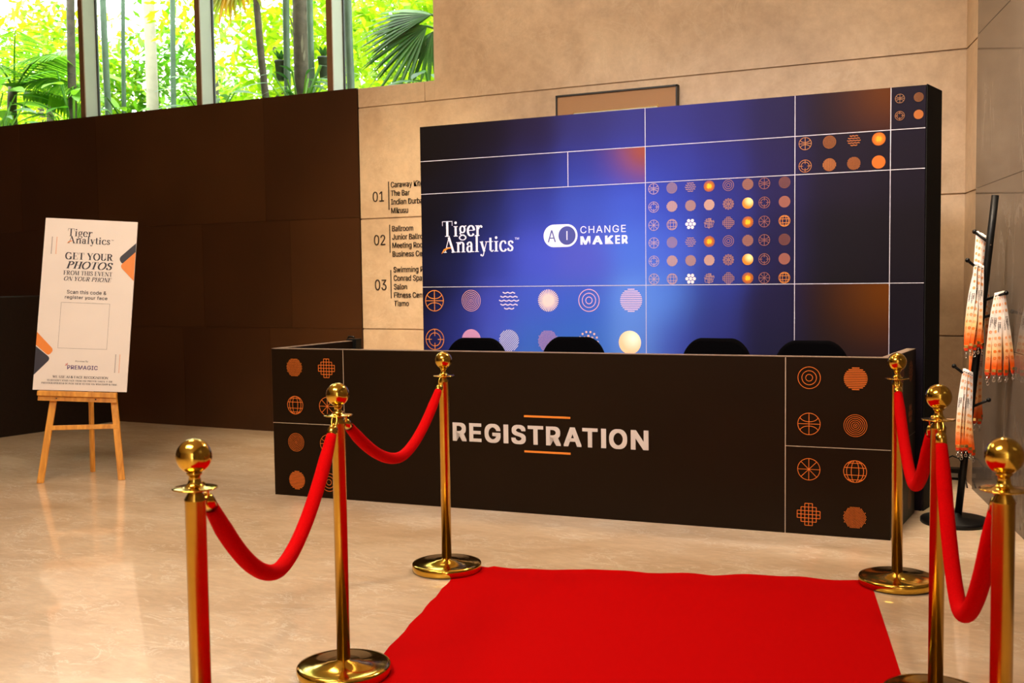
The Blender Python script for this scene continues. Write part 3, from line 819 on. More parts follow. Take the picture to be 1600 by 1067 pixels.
def sans(text, weight=0.0, extrude=0.0, space=1.0):
    """returns (verts, faces) of a line of grotesque lettering, size 1; weight thickens the strokes"""
    c = bpy.data.curves.new('lettering', 'FONT'); c.body = text; c.size = 1.0
    if FONT: c.font = FONT
    c.extrude = extrude; c.space_character = space; c.resolution_u = 4
    c.fill_mode = 'BOTH'
    o = bpy.data.objects.new('lettering', c); COL.objects.link(o)
    dg = bpy.context.evaluated_depsgraph_get()
    me = o.evaluated_get(dg).to_mesh()
    V = [tuple(v.co) for v in me.vertices]; F = [tuple(p.vertices) for p in me.polygons]
    o.evaluated_get(dg).to_mesh_clear()
    bpy.data.objects.remove(o); bpy.data.curves.remove(c)
    if weight:
        V2 = []; F2 = []
        for li, (dx, dy) in enumerate(((-1, -.7), (0, -.7), (1, -.7), (-1, 0), (0, 0), (1, 0), (-1, .7), (0, .7), (1, .7))):
            n_ = len(V2)
            V2 += [(x + dx * weight, y + dy * weight, z if extrude else float(li)) for x, y, z in V]; F2 += [tuple(i + n_ for i in f) for f in F]
        V, F = V2, F2
    return V, F
def put_sans(b, text, x0, x1, y0, y1, T, weight=0.0, extrude=0.0, space=1.0, mi=None, keep_h=None, cols=None, ref='H'):
    """fit a line of lettering: x0..x1 wide, capitals from y0 (baseline) to y1"""
    V, F = sans(text, weight, extrude, space)
    H, _ = sans(ref, weight)
    hx = max(v[1] for v in H); hb = min(v[1] for v in H)
    ax = min(v[0] for v in V); bx = max(v[0] for v in V)
    sx = (x1 - x0) / (bx - ax) if x1 is not None else (y1 - y0) / (hx - hb) * (keep_h or 1.0)
    sy = (y1 - y0) / (hx - hb)
    P = []
    nn = (Vector(T(x0 + 1e-3, y0)) - Vector(T(x0, y0))).cross(Vector(T(x0, y0 + 1e-3)) - Vector(T(x0, y0))).normalized() if not extrude else None
    for v in V:
        x = x0 + (v[0] - ax) * sx; y = y0 + (v[1] - hb) * sy
        P.append(Vector(T(x, y)) + nn * (1.1e-4 * v[2]) if not extrude else T(x, y, v[2] * sy))
    b.add(P, F, False, mi, [cols] * len(P) if cols else None)
def put_serif(b, text, x0, x1, y0, y1, TF, mi=None, col=None, **kw):
    ps, adv = serif(text, **kw)
    xs = [p[0] for q in ps for p in q]; ax, bx = min(xs), max(xs)
    sx = (x1 - x0) / (bx - ax); sy = y1 - y0
    b.polys([[(x0 + (px - ax) * sx, y0 + py * sy) for px, py in q] for q in ps], TF, mi, col)
def put_icon(b, kind, cx, cy, r, T, col, w=0.07, mi=None):
    if T is P_REF[0]: col = tuple(v * 0.8 for v in col)
    b.polys([[(cx + r * x, cy + r * y) for x, y in p] for p in icon(kind, w)], T, mi, col)
P_REF = [None]
def gold_ball(b, cx, cy, r, T, c0, c1, hx=0.3, hy=0.35):
    n = 28
    for i in range(6):
        ra, rb_ = i / 6, (i + 1) / 6
        for k in range(n):
            q = []; cc = []
            for rr, kk in ((ra, k), (rb_, k), (rb_, k + 1), (ra, k + 1)):
                x, y = rr * math.cos(2 * PI * kk / n), rr * math.sin(2 * PI * kk / n)
                d = min(1.0, math.hypot(x - hx, y - hy) / 1.1)
                q.append(T(cx + r * x, cy + r * y)); cc.append(tuple(c0[j] + (c1[j] - c0[j]) * d for j in range(3)))
            b.add(q, [(0, 1, 2, 3)], cols=cc)

# ------------------------------------------------------------------ registration desk
desk = empty('registration_desk', (-4.463, 5.501, 0), 0.078, 'long black registration counter with orange icons and a white word on its front', 'counter')
DW, DH, DT = 3.795, 0.957, 0.05
b = MB(); b.box(0, DW, 0, DT, 0, DH - 0.004)
b.box(0, DW, 0.001, DT, DH - 0.004, DH, mi=1)
fp = b.build('front_panel', [M['desk_print'], M['desk_edge']], desk)
F = lambda u, z: (u, -0.0012, z)
OR = lin((214, 112, 40)); OR = tuple(c * 1.05 for c in OR)
b = MB()
for kind, x, y in [('rings3', 3.381, .844), ('hstripe', 3.617, .844), ('ball', 3.381, .597), ('rings6', 3.617, .597), ('wheel', 3.381, .353), ('globe', 3.617, .354), ('plus', 3.381, .109), ('dots', 3.617, .109),
                   ('dots', .171, .836), ('plus', .41, .835), ('globe', .171, .592), ('wheel', .41, .592), ('rings6', .171, .351), ('ball', .41, .352), ('hstripe', .171, .104), ('rings3', .41, .104)]:
    put_icon(b, kind, x, y, 0.0595, F, OR, 0.054)
b.build('icon_print', M['ink'], fp)
b = MB()
for ch, u0, u1 in [('R', 1.287, 1.379), ('E', 1.397, 1.477), ('G', 1.497, 1.601), ('I', 1.62, 1.651), ('S', 1.67, 1.762), ('T', 1.775, 1.872), ('R', 1.889, 1.981), ('A', 1.998, 2.107), ('T', 2.112, 2.205), ('I', 2.225, 2.255), ('O', 2.273, 2.38), ('N', 2.401, 2.504)]:
    if ch == 'I': b.polys(g_rect(u0, 0.412, u1, 0.524), F)
    else: put_sans(b, ch, u0, u1, 0.412, 0.524, F, weight=0.030)
b.build('lettering', M['white_ink'], fp)['label'] = 'large white capital letters'
for z in (0.579, 0.3695):
    b = MB(); b.polys(g_rect(1.752, z - 0.006, 2.04, z + 0.006), F); b.build('accent_bar', M['orange_ink'], fp)
for r in [g_rect(0.531, 0, 0.5345, DH - 0.006), g_rect(3.256, 0, 3.2605, DH - 0.006), g_rect(0, 0.4715, 0.531, 0.475), g_rect(3.26, 0.4725, DW, 0.476)]:
    b = MB(); b.polys(r, F); b.build('printed_line', M['tan_ink'], fp)
# side wings; in the counter's own axes
cr, sr = math.cos(0.078), math.sin(0.078)
def dl(x, y): return ((x + 4.463) * cr + (y - 5.501) * sr, -(x + 4.463) * sr + (y - 5.501) * cr)
def wing(p0, p1, inward):
    d = Vector((p1[0] - p0[0], p1[1] - p0[1])); d.normalize(); n = Vector((-d.y, d.x)) * inward * DT
    bb = MB(); q = [p0, p1, (p1[0] + n.x, p1[1] + n.y), (p0[0] + n.x, p0[1] + n.y)]
    bb.prism(q, 0, DH - 0.004, mi=0); bb.prism(q, DH - 0.004, DH, mi=1); return bb
lp0 = (0.0, DT); lp1 = dl(-4.466, 6.40)
rp0 = (DW, DT); rp1 = dl(-0.636, 6.545)
wing(lp0, lp1, -1).build('side_panel', [M['desk_print'], M['desk_edge']], desk)
rwg = wing(rp0, rp1, 1).build('side_panel', [M['desk_print'], M['desk_edge']], desk)
dv = Vector((rp1[0] - rp0[0], rp1[1] - rp0[1])); LR = dv.length; dv.normalize(); nv = Vector((dv.y, -dv.x)) * 0.0012
RS = lambda u, z: (rp0[0] + dv.x * u + nv.x, rp0[1] + dv.y * u + nv.y, z)
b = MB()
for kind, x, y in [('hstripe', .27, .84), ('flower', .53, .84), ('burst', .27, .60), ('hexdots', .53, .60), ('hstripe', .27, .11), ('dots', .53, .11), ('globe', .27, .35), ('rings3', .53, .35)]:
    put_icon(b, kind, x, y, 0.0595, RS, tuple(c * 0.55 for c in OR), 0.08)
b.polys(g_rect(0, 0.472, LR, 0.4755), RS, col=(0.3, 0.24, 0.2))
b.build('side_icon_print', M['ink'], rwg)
b = MB(); b.box(lp1[0] - 0.005, lp1[0] + 0.075, lp1[1] - 0.06, lp1[1] + 0.02, DH - 0.12, DH + 0.012)
b.tube([(lp1[0] - 0.01, lp1[1] - 0.03, DH + 0.012), (lp1[0] + 0.0, lp1[1] - 0.03, DH + 0.028), (lp1[0] + 0.045, lp1[1] - 0.03, DH + 0.022)], 0.008, 8)
b.build('corner_bracket', M['black_metal'], desk, bevel=0.004)

# ------------------------------------------------------------------ backdrop
bx, by, BW, BH = -3.953, 6.562, 3.352, 2.465
bk = empty('event_backdrop', (bx, by, 0), 0.0099, 'tall blue and black printed event backdrop standing behind the counter', 'backdrop')
# print colours at points of the artwork (u from the left, z), spread smoothly between them
PC = [
 (0.05, 2.35, (20, 12, 12)), (0.05, 1.8, (20, 15, 22)), (0.05, 1.3, (26, 22, 40)), (0.05, 0.9, (34, 30, 66)), (0.30, 2.35, (24, 15, 18)), (0.30, 2.0, (24, 18, 28)),
 (0.30, 1.65, (26, 24, 46)), (0.30, 1.4, (34, 34, 80)), (0.30, 1.1, (46, 48, 120)), (0.30, 0.9, (54, 60, 150)),
 (0.55, 2.35, (30, 20, 30)), (0.55, 2.08, (34, 28, 52)), (0.55, 1.8, (40, 42, 96)), (0.55, 1.5, (58, 62, 150)), (0.55, 1.2, (82, 86, 200)), (0.55, 0.95, (92, 104, 220)),
 (0.85, 2.35, (42, 30, 56)), (0.85, 2.08, (48, 46, 110)), (0.85, 1.85, (60, 66, 160)), (0.85, 1.55, (84, 92, 210)), (0.85, 1.2, (82, 102, 214)), (0.85, 0.95, (76, 120, 215)),
 (1.25, 2.35, (56, 48, 104)), (1.25, 2.1, (58, 62, 152)), (1.25, 1.85, (72, 88, 190)), (1.25, 1.5, (96, 96, 204)), (1.25, 1.2, (74, 106, 212)), (1.25, 0.95, (74, 122, 216)),
 (1.6, 2.35, (62, 56, 122)), (1.6, 2.1, (62, 68, 168)), (1.6, 1.85, (76, 96, 208)), (1.6, 1.55, (88, 122, 228)), (1.6, 1.2, (116, 156, 244)), (1.6, 0.95, (118, 158, 244)),
 (1.85, 2.35, (62, 56, 126)), (1.85, 2.1, (62, 64, 156)), (1.85, 1.85, (64, 76, 182)), (1.85, 1.55, (82, 104, 218)), (1.80, 1.25, (98, 140, 236)), (1.85, 0.95, (78, 90, 194)),
 (2.15, 2.35, (58, 50, 112)), (2.15, 2.0, (56, 54, 132)), (2.15, 1.7, (56, 58, 140)), (2.1, 1.4, (56, 64, 150)), (2.05, 1.15, (56, 58, 132)), (2.05, 0.9, (54, 52, 122)),
 (2.5, 2.35, (50, 40, 76)), (2.5, 2.0, (50, 40, 82)), (2.5, 1.6, (44, 36, 72)), (2.5, 1.2, (42, 34, 66)), (2.5, 0.9, (40, 34, 62)),
 (2.85, 2.35, (42, 30, 40)), (2.85, 2.0, (40, 30, 44)), (2.85, 1.6, (34, 26, 32)), (2.85, 1.2, (32, 24, 26)), (2.85, 0.9, (38, 28, 32)),
 (3.25, 2.35, (36, 27, 40)), (3.25, 2.0, (36, 27, 38)), (3.25, 1.6, (32, 24, 30)), (3.25, 1.2, (30, 22, 30)), (3.25, 0.9, (32, 24, 34))]
PCL = [(u, z, lin(c)) for u, z, c in PC]
ART_GAIN = (0.52, 0.62, 0.66)
def art(u, z):
    W = 0; A = [0, 0, 0]
    for pu, pz, c in PCL:
        d2 = ((u - pu) / 0.18) ** 2 + ((z - pz) / 0.18) ** 2
        if d2 > 12: continue
        w = math.exp(-d2); W += w
        for k in range(3): A[k] += w * c[k]
    A = [a / max(W, 1e-9) for a in A]
    # the printed design has a soft orange corner in three of its cells
    for (u0, u1, z0, z1, cu, cz, rad, oc) in ((1.132, 1.67, 1.992, 2.222, 1.67, 2.222, 0.24, (170, 80, 62)), (2.615, 3.162, 2.222, 2.465, 3.162, 2.47, 0.30, (104, 52, 24)), (2.615, 3.162, 0, 1.334, 3.162, 1.30, 0.36, (112, 54, 10))):
        if u0 <= u <= u1 and z0 <= z <= z1:
            w = math.exp(-(((u - cu) / rad) ** 2 + ((z - cz) / rad) ** 2) * 1.4)
            oc = lin(oc)
            A = [A[k] * (1 - w) + oc[k] * w for k in range(3)]
    return tuple(min(0.95, A[k] * ART_GAIN[k]) for k in range(3))
b = MB()
ucuts = [0.0]
for a_, c_, n_ in ((0, 1.132, 44), (1.132, 1.67, 22), (1.67, 2.615, 36), (2.615, 3.162, 22), (3.162, BW, 8)):
    ucuts += [a_ + (c_ - a_) * i / n_ for i in range(1, n_ + 1)]
zcuts = [0.0, 0.5]
for a_, c_, n_ in ((0.5, 1.334, 32), (1.334, 1.992, 26), (1.992, 2.222, 10), (2.222, BH, 10)):
    zcuts += [a_ + (c_ - a_) * i / n_ for i in range(1, n_ + 1)]
# every cell carries its own corners so that the printed cells stay crisp
for j in range(len(zcuts) - 1):
    for i in range(len(ucuts) - 1):
        u0, u1, z0, z1 = ucuts[i], ucuts[i + 1], zcuts[j], zcuts[j + 1]
        e = 1e-4
        b.add([(u0, 0, z0), (u1, 0, z0), (u1, 0, z1), (u0, 0, z1)], [(0, 1, 2, 3)],
              cols=[art(u0 + e, max(z0 + e, .55)), art(u1 - e, max(z0 + e, .55)), art(u1 - e, max(z1 - e, .55)), art(u0 + e, max(z1 - e, .55))])
b.c = (0.004, 0.0035, 0.0035)
b.box(0, BW, 0.0008, 0.03, 0, BH)
b.build('printed_panel', M['art'], bk)
b = MB()
# deep black box frame behind the print, its right flank turned outwards
b.prism([(0.0, 0.031), (BW, 0.031), (BW + 0.004, 0.0), (BW + 0.008, 0.0), (BW + 0.066, 0.295), (0.1, 0.295)], 0, BH + 0.004)
b.build('box_frame', M['blackcloth'], bk)
P = lambda u, z: (u, -0.0012, z)
P2 = lambda u, z: (u, -0.002, z)
P_REF[0] = P
for r in [g_rect(0, 2.220, BW, 2.224), g_rect(0, 1.990, BW, 1.994), g_rect(0, 1.332, BW, 1.336), g_rect(1.668, 0, 1.672, BH), g_rect(2.6135, 0, 2.6175, BH), g_rect(3.1605, 0, 3.1645, BH), g_rect(1.130, 1.992, 1.134, 2.222)]:
    b = MB(); b.polys(r, P); b.build('printed_line', M['line_ink'], bk)
b = MB()
PK = lin((232, 178, 196)); WH = lin((236, 226, 250)); OG = lin((226, 140, 62)); PE = lin((240, 190, 176)); PUR = lin((160, 120, 168)); BR = lin((140, 84, 72)); GO = lin((228, 140, 36))
big1 = [('ball', OG), ('rings6', lin((226, 170, 170))), ('waves', lin((236, 220, 240))), ('burst', lin((246, 214, 210))), ('rings3', PK), ('hstripe', lin((228, 200, 232)))]
big2 = [('target', OG), ('solid', lin((210, 150, 190))), ('diag', lin((200, 200, 244))), ('dots', lin((214, 160, 196))), ('dotring', PE)]
for i, (k, c) in enumerate(big1): put_icon(b, k, 0.096 + 0.2945 * i, 1.237, 0.0755, P, c, 0.066)
for i, (k, c) in enumerate(big2): put_icon(b, k, 0.094 + 0.2935 * i, 0.962, 0.0755, P, c, 0.066)
gold_ball(b, 1.558, 0.962, 0.077, P, lin((255, 246, 222)), lin((240, 196, 150)))
gx = [1.7245, 1.8455, 1.967, 2.0875, 2.209, 2.330, 2.432, 2.554]; gy = [1.950, 1.834, 1.718, 1.605, 1.488, 1.373]
lv = lambda x: tuple(0.62 * v for v in lin((232 - 60 * x, 196 - 92 * x, 214 - 128 * x)))
r1 = ['ball', 'rings6', 'waves', 'burst', 'rings3', 'hstripe', 'ball', 'rings6']; r2 = ['target', 'vstripe', 'diag', 'dots', 'flower', 'gold', 'target', 'solid']; r3 = ['wheel', 'globe', 'hexdots', 'maze', 'plus', 'burst', 'wheel', 'globe']
for j, row in enumerate([r1, r2, r3, r1, r2, r3]):
    for i, k in enumerate(row):
        x = min(1.0, i / 7 + 0.02 * (5 - j))
        c = lv(x)
        if k == 'gold': gold_ball(b, gx[i], gy[j], 0.0345, P, lin((255, 226, 160)), lin((196, 116, 26)), 0.35, 0.4); continue
        if k == 'burst': c = lin((206, 112, 34))
        if k == 'hexdots': c = lin((250, 228, 226))
        if k == 'solid': c = BR
        if (j % 3, i) in ((1, 3),): c = tuple(0.7 * v for v in PE)
        if (j % 3, i) in ((2, 7),): c = lin((200, 124, 52))
        put_icon(b, k, gx[i], gy[j], 0.035, P, c, 0.10)
        if k in ('vstripe', 'hstripe', 'diag', 'dots') : b.polys([[(gx[i] + .033 * x_, gy[j] + .033 * y_) for x_, y_ in q] for q in icon('solid')], lambda u, z: (u, -0.0009, z), col=tuple(v * 0.62 for v in c))
        if k == 'burst': put_icon(b, 'solid', gx[i], gy[j], 0.016, P2, lin((250, 170, 30)))
tr = [2.676, 2.8175, 2.9575, 3.097]
for i, k in enumerate(['ball', 'rings6', 'waves', 'burst']): put_icon(b, k, tr[i], 2.175, 0.038, P, lin([(176, 116, 66), (170, 98, 40), (168, 94, 40), (236, 120, 14)][i]), 0.09)
for i, k in enumerate(['target', 'vstripe', 'diag', 'solid']): put_icon(b, k, tr[i], 2.0415, 0.038, P, lin([(176, 112, 56), (164, 94, 40), (160, 90, 40), (198, 96, 10)][i]), 0.09)
put_icon(b, 'solid', tr[3], 2.175, 0.016, P2, lin((255, 140, 10)))
for i, k in enumerate(['ball', 'rings6']): put_icon(b, k, 3.2115 + 0.102 * i, 2.3985, 0.0265, P, lin([(150, 104, 72), (146, 88, 40)][i]), 0.10)
for i, k in enumerate(['target', 'solid']): put_icon(b, k, 3.2115 + 0.102 * i, 2.30, 0.0265, P, lin([(150, 98, 60), (160, 88, 24)][i]), 0.10)
b.build('icon_print', M['ink'], bk)
b = MB()
put_serif(b, 'Tiger', 0.169, 0.488, 1.687, 1.795, P, T=0.155, t=0.045)
put_serif(b, 'Analytics', 0.176, 0.726, 1.575, 1.683, P, T=0.155, t=0.045)
put_sans(b, 'TM', 0.735, 0.767, 1.652, 1.667, P, weight=0.01)
b.build('lettering', M['lav_ink'], bk)['label'] = 'pale serif logo lettering'
b = MB(); b.polys([[(0.160, 1.566), (0.185, 1.588), (0.212, 1.600), (0.236, 1.604), (0.238, 1.612), (0.205, 1.610), (0.178, 1.598)]], P2)
b.build('logo_stroke', M['orange_ink'], bk)
b = MB()
pill = [(0.950 + 0.0755 + 0.0755 * math.cos(a), 1.6695 + 0.0755 * math.sin(a)) for a in [PI / 2 + PI * k / 20 for k in range(21)]] + [(1.1965 - 0.0755 + 0.0755 * math.cos(a), 1.6695 + 0.0755 * math.sin(a)) for a in [-PI / 2 + PI * k / 20 for k in range(21)]]
b.polys([pill], P)
put_sans(b, 'CHANGE', 1.217, 1.535, 1.6815, 1.727, P, weight=0.0, space=1.12)
for ch, u0, u1 in [('M', 1.217, 1.288), ('A', 1.302, 1.374), ('K', 1.391, 1.449), ('E', 1.462, 1.495), ('R', 1.507, 1.548)]: put_sans(b, ch, u0, u1, 1.6055, 1.6615, P, weight=0.034)
logo = b.build('toggle_logo', M['lav_ink'], bk); logo['label'] = 'pale toggle shaped logo with lettering'
b = MB(); b.polys(g_disc(0.062, 1.121, 1.6695), P2)
b.polys(g_path([(0.985, 1.628), (1.0105, 1.708), (1.036, 1.628)], 0.0085) + g_line(0.994, 1.655, 1.027, 1.655, 0.0075), P2)
b.build('toggle_knob', M['navy'], logo)
b = MB(); b.polys(g_rect(1.1175, 1.640, 1.1245, 1.699), lambda u, z: (u, -0.0028, z)); b.build('toggle_letter', M['lav_ink'], logo)
# ------------------------------------------------------------------ chairs behind the counter
def rrect(w, h, r, n=8, top=0.0):
    pts = []
    for cx, cy, a0 in ((w - r, h - r, 0), (-w + r, h - r, 90), (-w + r * .3, r * .3, 180), (w - r * .3, r * .3, 270)):
        rr = r if a0 < 180 else r * .3
        for k in range(n + 1):
            a = math.radians(a0 + 90 * k / n); x = cx + rr * math.cos(a); y = cy + rr * math.sin(a)
            if a0 < 180: y += top * (1 - (x / w) ** 2)
            pts.append((x, y))
    return pts
def make_chair():
    t = empty('banquet_chair', (0, 0, 0), 0)
    R90 = Matrix.Rotation(PI / 2, 4, 'X')
    b = MB()
    pts = rrect(0.212, 0.50, 0.115, 10, 0.035)
    T = Matrix.Translation((0, 0.03, 0.49)) @ Matrix.Rotation(math.radians(-5), 4, 'X') @ R90
    b.prism(pts, -0.03, 0.03, T, smooth=True)
    b.build('backrest', M['chair'], t, bevel=0.02, seg=3)
    b = MB(); b.prism(rrect(0.21, 0.42, 0.06, 6), 0, 0.075, Matrix.Translation((0, -0.43, 0.415)), smooth=True)
    b.build('seat', M['chair'], t, bevel=0.025, seg=3)
    for sx in (-1, 1):
        for y0, y1 in ((-0.39, -0.42), (0.0, 0.06)):
            b = MB(); b.tube([(sx * 0.18, y0, 0.42), (sx * 0.195, y1, 0.0)], 0.0125, 10); b.build('leg', M['chair_metal'], t)
        b = MB(); b.tube([(sx * 0.19, 0.0, 0.40), (sx * 0.19, 0.02, 0.55), (sx * 0.185, 0.055, 0.85)], 0.011, 10); b.build('back_frame', M['chair_metal'], t)
    return t
c0 = make_chair()
chair_spots = [(-3.291, 6.075, 1.034, 'black covered chair furthest left behind the counter, before the striped round icon'),
               (-2.627, 6.13, 1.047, 'second black covered chair from the left behind the counter, beside the gold ball icon'),
               (-1.732, 6.20, 1.047, 'third black covered chair behind the counter, before the dark blue panel'),
               (-1.177, 6.245, 1.038, 'black covered chair furthest right behind the counter, before the brown panel')]
for i, (x, y, h, lab) in enumerate(chair_spots):
    o = c0 if i == 0 else copy_tree(c0)
    o.location = (x, y, 0); o.rotation_euler.z = 0.05 + (0.06, 0.02, -0.03, 0.05)[i]; o.scale = (0.98, 0.98, h / 1.046)
    props(o, lab, 'chair', 'black chairs behind the registration counter')

# ------------------------------------------------------------------ framed picture, wall directory
t = empty('picture_frame', (-2.94, YW, 1.85), 0, 'black framed picture with brown mat half hidden behind the backdrop', 'picture')
b = MB(); x0, x1, h = -0.495, 0.495, 0.965
b.box(x0, x0 + 0.012, -0.055, -0.001, 0, h); b.box(x1 - 0.012, x1, -0.055, -0.001, 0, h); b.box(x0, x1, -0.055, -0.001, h - 0.012, h); b.box(x0, x1, -0.055, -0.001, 0, 0.012)
b.build('frame', M['frame'], t)
b = MB(); b.box(x0 + 0.012, x1 - 0.012, -0.045, -0.002, 0.012, h - 0.012); b.build('mat', M['mat_board'], t)
b = MB(); b.box(-0.345, 0.342, -0.047, -0.044, 0.16, 0.818); b.build('print', M['print_paper'], t)
b = MB()
b.box(-0.349, 0.346, -0.049, -0.046, 0.818, 0.822); b.box(0.338, 0.344, -0.049, -0.044, 0.16, 0.835); b.box(-0.349, -0.345, -0.049, -0.044, 0.16, 0.822)
b.build('fillet', M['gold_foil'], t)

def W3(x, z, d=0.0): return (x, YW - 0.003 - d, z)
dirs = [('01', (-5.198, -5.085, 2.062, 2.150), (-5.034, 1.988, 2.229), [('Caraway Kitchen', 2.201), ('The Bar', 2.128), ('Indian Durbar', 2.055), ('Mikusu', 1.980)], -5.012, 'dark raised lettering for floor 01, topmost directory block on the marble'),
        ('02', (-5.194, -5.080, 1.687, 1.777), (-5.0315, 1.619, 1.861), [('Ballroom', 1.826), ('Junior Ballroom', 1.754), ('Meeting Rooms', 1.682), ('Business Centre', 1.608)], -5.007, 'dark raised lettering for floor 02, middle directory block on the marble'),
        ('03', (-5.194, -5.076, 1.297, 1.391), (-5.029, 1.227, 1.471), [('Swimming Pool', 1.474), ('Conrad Spa', 1.401), ('Salon', 1.327), ('Fitness Centre', 1.255), ('Tiamo', 1.183)], -5.000, 'dark raised lettering for floor 03, lowest directory block on the marble')]
for num, (nx0, nx1, nz0, nz1), (bxx, bz0, bz1), lines, tx, lab in dirs:
    t = empty('wall_directory', (0, 0, 0), 0, lab, 'sign', 'floor directory lettering on the marble wall')
    b = MB(); put_sans(b, num, nx0, nx1, nz0, nz1, W3, extrude=0.015, ref='0'); b.build('number', M['sign'], t)
    b = MB(); b.box(bxx - 0.0035, bxx + 0.0035, YW - 0.006, YW + 0.002, bz0, bz1); b.build('divider', M['sign'], t)
    for s, z in lines:
        b = MB(); put_sans(b, s, tx, None, z - 0.023, z + 0.024, W3, weight=0.004, extrude=0.03, keep_h=0.82); b.build('lettering', M['sign'], t)

# ------------------------------------------------------------------ easel and its board
EA = math.radians(11); es, ec = math.sin(EA), math.cos(EA)
def EP(s, tt, off): return Vector((s, -off + tt * es, tt * ec))
ea = empty('wooden_easel', (-6.028, 5.318, 0), math.radians(34.88), 'small varnished wooden easel carrying the white notice board', 'easel')
def plank(p0, p1, w, th, off, wdir=None):
    """a flat strip in the easel's leaning plane from p0 to p1 (s, t)"""
    b = MB(); d = Vector((p1[0] - p0[0], p1[1] - p0[1])); d.normalize(); n = Vector((-d.y, d.x)) * (w / 2)
    q = [(p0[0] + n.x, p0[1] + n.y), (p0[0] - n.x, p0[1] - n.y), (p1[0] - n.x, p1[1] - n.y), (p1[0] + n.x, p1[1] + n.y)]
    V = [EP(s, max(tt, 0.0) , off) for s, tt in q] + [EP(s, max(tt, 0.0), off - th) for s, tt in q]
    return b.add(V, [(0, 1, 2, 3), (7, 6, 5, 4), (0, 4, 5, 1), (1, 5, 6, 2), (2, 6, 7, 3), (3, 7, 4, 0)])
plank((-0.273, 0.0), (-0.085, 1.36), 0.046, 0.022, 0.008).build('front_leg', M['wood'], ea, bevel=0.003)
plank((0.273, 0.0), (0.142, 1.36), 0.046, 0.022, 0.008).build('front_leg', M['wood'], ea, bevel=0.003)
plank((-0.215, 0.385), (0.25, 0.382), 0.032, 0.018, 0.010).build('crossbar', M['wood'], ea, bevel=0.003)
plank((-0.10, 1.2), (0.16, 1.2), 0.05, 0.02, -0.0145).build('crossbar', M['wood'], ea, bevel=0.003)
b = MB(); hp = EP(0.03, 1.25, -0.04)
b.tube([(-0.011, 0.394, 0.0), hp], 0.02, 4); b.build('rear_leg', M['wood'], ea, bevel=0.003)
b = MB()
ca, sa = math.cos(math.radians(-3.6)), math.sin(math.radians(-3.6))
def tray(s0, s1, t0, t1, o0, o1):
    V = []
    for o in (o0, o1):
        for s, tt in ((s0, t0), (s1, t0), (s1, t1), (s0, t1)):
            V.append(EP(-0.291 + s * ca - tt * sa, 0.600 + s * sa + tt * ca, o))
    return V
Fq = [(3, 2, 1, 0), (4, 5, 6, 7), (0, 1, 5, 4), (1, 2, 6, 5), (2, 3, 7, 6), (3, 0, 4, 7)]
b.add(tray(0, 0.534, 0.022, 0.057, 0.010, 0.062), Fq); b.build('tray', M['wood'], ea, bevel=0.004)
b = MB(); b.add(tray(0.003, 0.536, -0.014, 0.0195, 0.010, 0.042), Fq); sup = b.build('tray_support', M['wood'], ea, bevel=0.003)
for s in (0.13, 0.395):
    b = MB(); p = EP(-0.291 + s * ca, 0.600 + s * sa + 0.005, 0.042); b.tube([p, p + Vector((0, -0.006, 0.001))], 0.005, 10); b.build('screw', M['black_metal'], sup)

bd = empty('notice_board', (-6.028, 5.318, 0), math.radians(34.88), 'white printed notice board leaning on the wooden easel', 'sign')
BA = math.radians(-3.3); cb_, sb_ = math.cos(BA), math.sin(BA)
def BP(x, y, o=0.0306): return EP(-0.326 + x * cb_ - y * sb_, 0.662 + x * sb_ + y * cb_, o)
BWd, BHt = 0.636, 1.243
b = MB()
V = [BP(x, y, o) for o in (0.012, 0.030) for x, y in ((0, 0), (BWd, 0), (BWd, BHt), (0, BHt))]
b.add(V, Fq); b.build('panel', M['board'], bd)
BT = lambda x, y: BP(x, y, 0.0308)
BT2 = lambda x, y: BP(x, y, 0.0314)
def rpoly(pts, r, n=6):
    out = []; m_ = len(pts)
    for i in range(m_):
        p = Vector(pts[i][:2]); rr = pts[i][2] if len(pts[i]) > 2 else 0
        if not rr: out.append(tuple(p)); continue
        a = (Vector(pts[i - 1][:2]) - p).normalized() * rr; c = (Vector(pts[(i + 1) % m_][:2]) - p).normalized() * rr
        for k in range(n + 1):
            q = k / n; out.append(tuple(p + a * (1 - q) ** 2 + c * q ** 2))
    return out
b = MB()
b.polys([rpoly([(0.636, 1.086), (0.519, 0.967, .03), (0.55, 0.925, .02), (0.636, 1.02)], 0)], BT)
b.build('corner_shape', M['dark_ink'], bd); b = MB()
b.polys([rpoly([(0.0, 0.309), (0.107, 0.226, .03), (0.0, 0.105)], 0)], BT2)
b.build('corner_shape', M['dark_ink'], bd)
b = MB()
b.polys([rpoly([(0.636, 1.02), (0.531, 0.912, .03), (0.636, 0.806)], 0)], BT2)
b.build('corner_shape', M['orange_ink'], bd); b = MB()
b.polys([rpoly([(0.0, 0.412), (0.125, 0.285, .03), (0.088, 0.245, .02), (0.0, 0.318)], 0)], BT)
b.build('corner_shape', M['orange_ink'], bd)
for i, (xa, xb, ya, yb) in enumerate([(0.055, 0.087, 0.985, 1.102), (0.546, 0.575, 0.141, 0.264)]):
    for x, mt in ((xa, 'dark_ink'), (xb, 'orange_ink')):
        b = MB()
        for k in range(12):
            y = ya + (yb - ya) * k / 11; b.polys(g_rect(x - 0.0028, y - 0.0028, x + 0.0028, y + 0.0028), BT)
        b.build('dotted_line', M[mt], bd)
b = MB()
put_serif(b, 'Tiger', 0.159, 0.329, 1.116, 1.172, BT, T=0.15, t=0.04)
put_serif(b, 'Analytics', 0.163, 0.455, 1.064, 1.117, BT, T=0.15, t=0.04)
put_sans(b, 'TM', 0.462, 0.478, 1.095, 1.102, BT, weight=0.01)
put_serif(b, 'GET YOUR', 0.152, 0.484, 0.946, 0.996, BT, T=0.20, t=0.05)
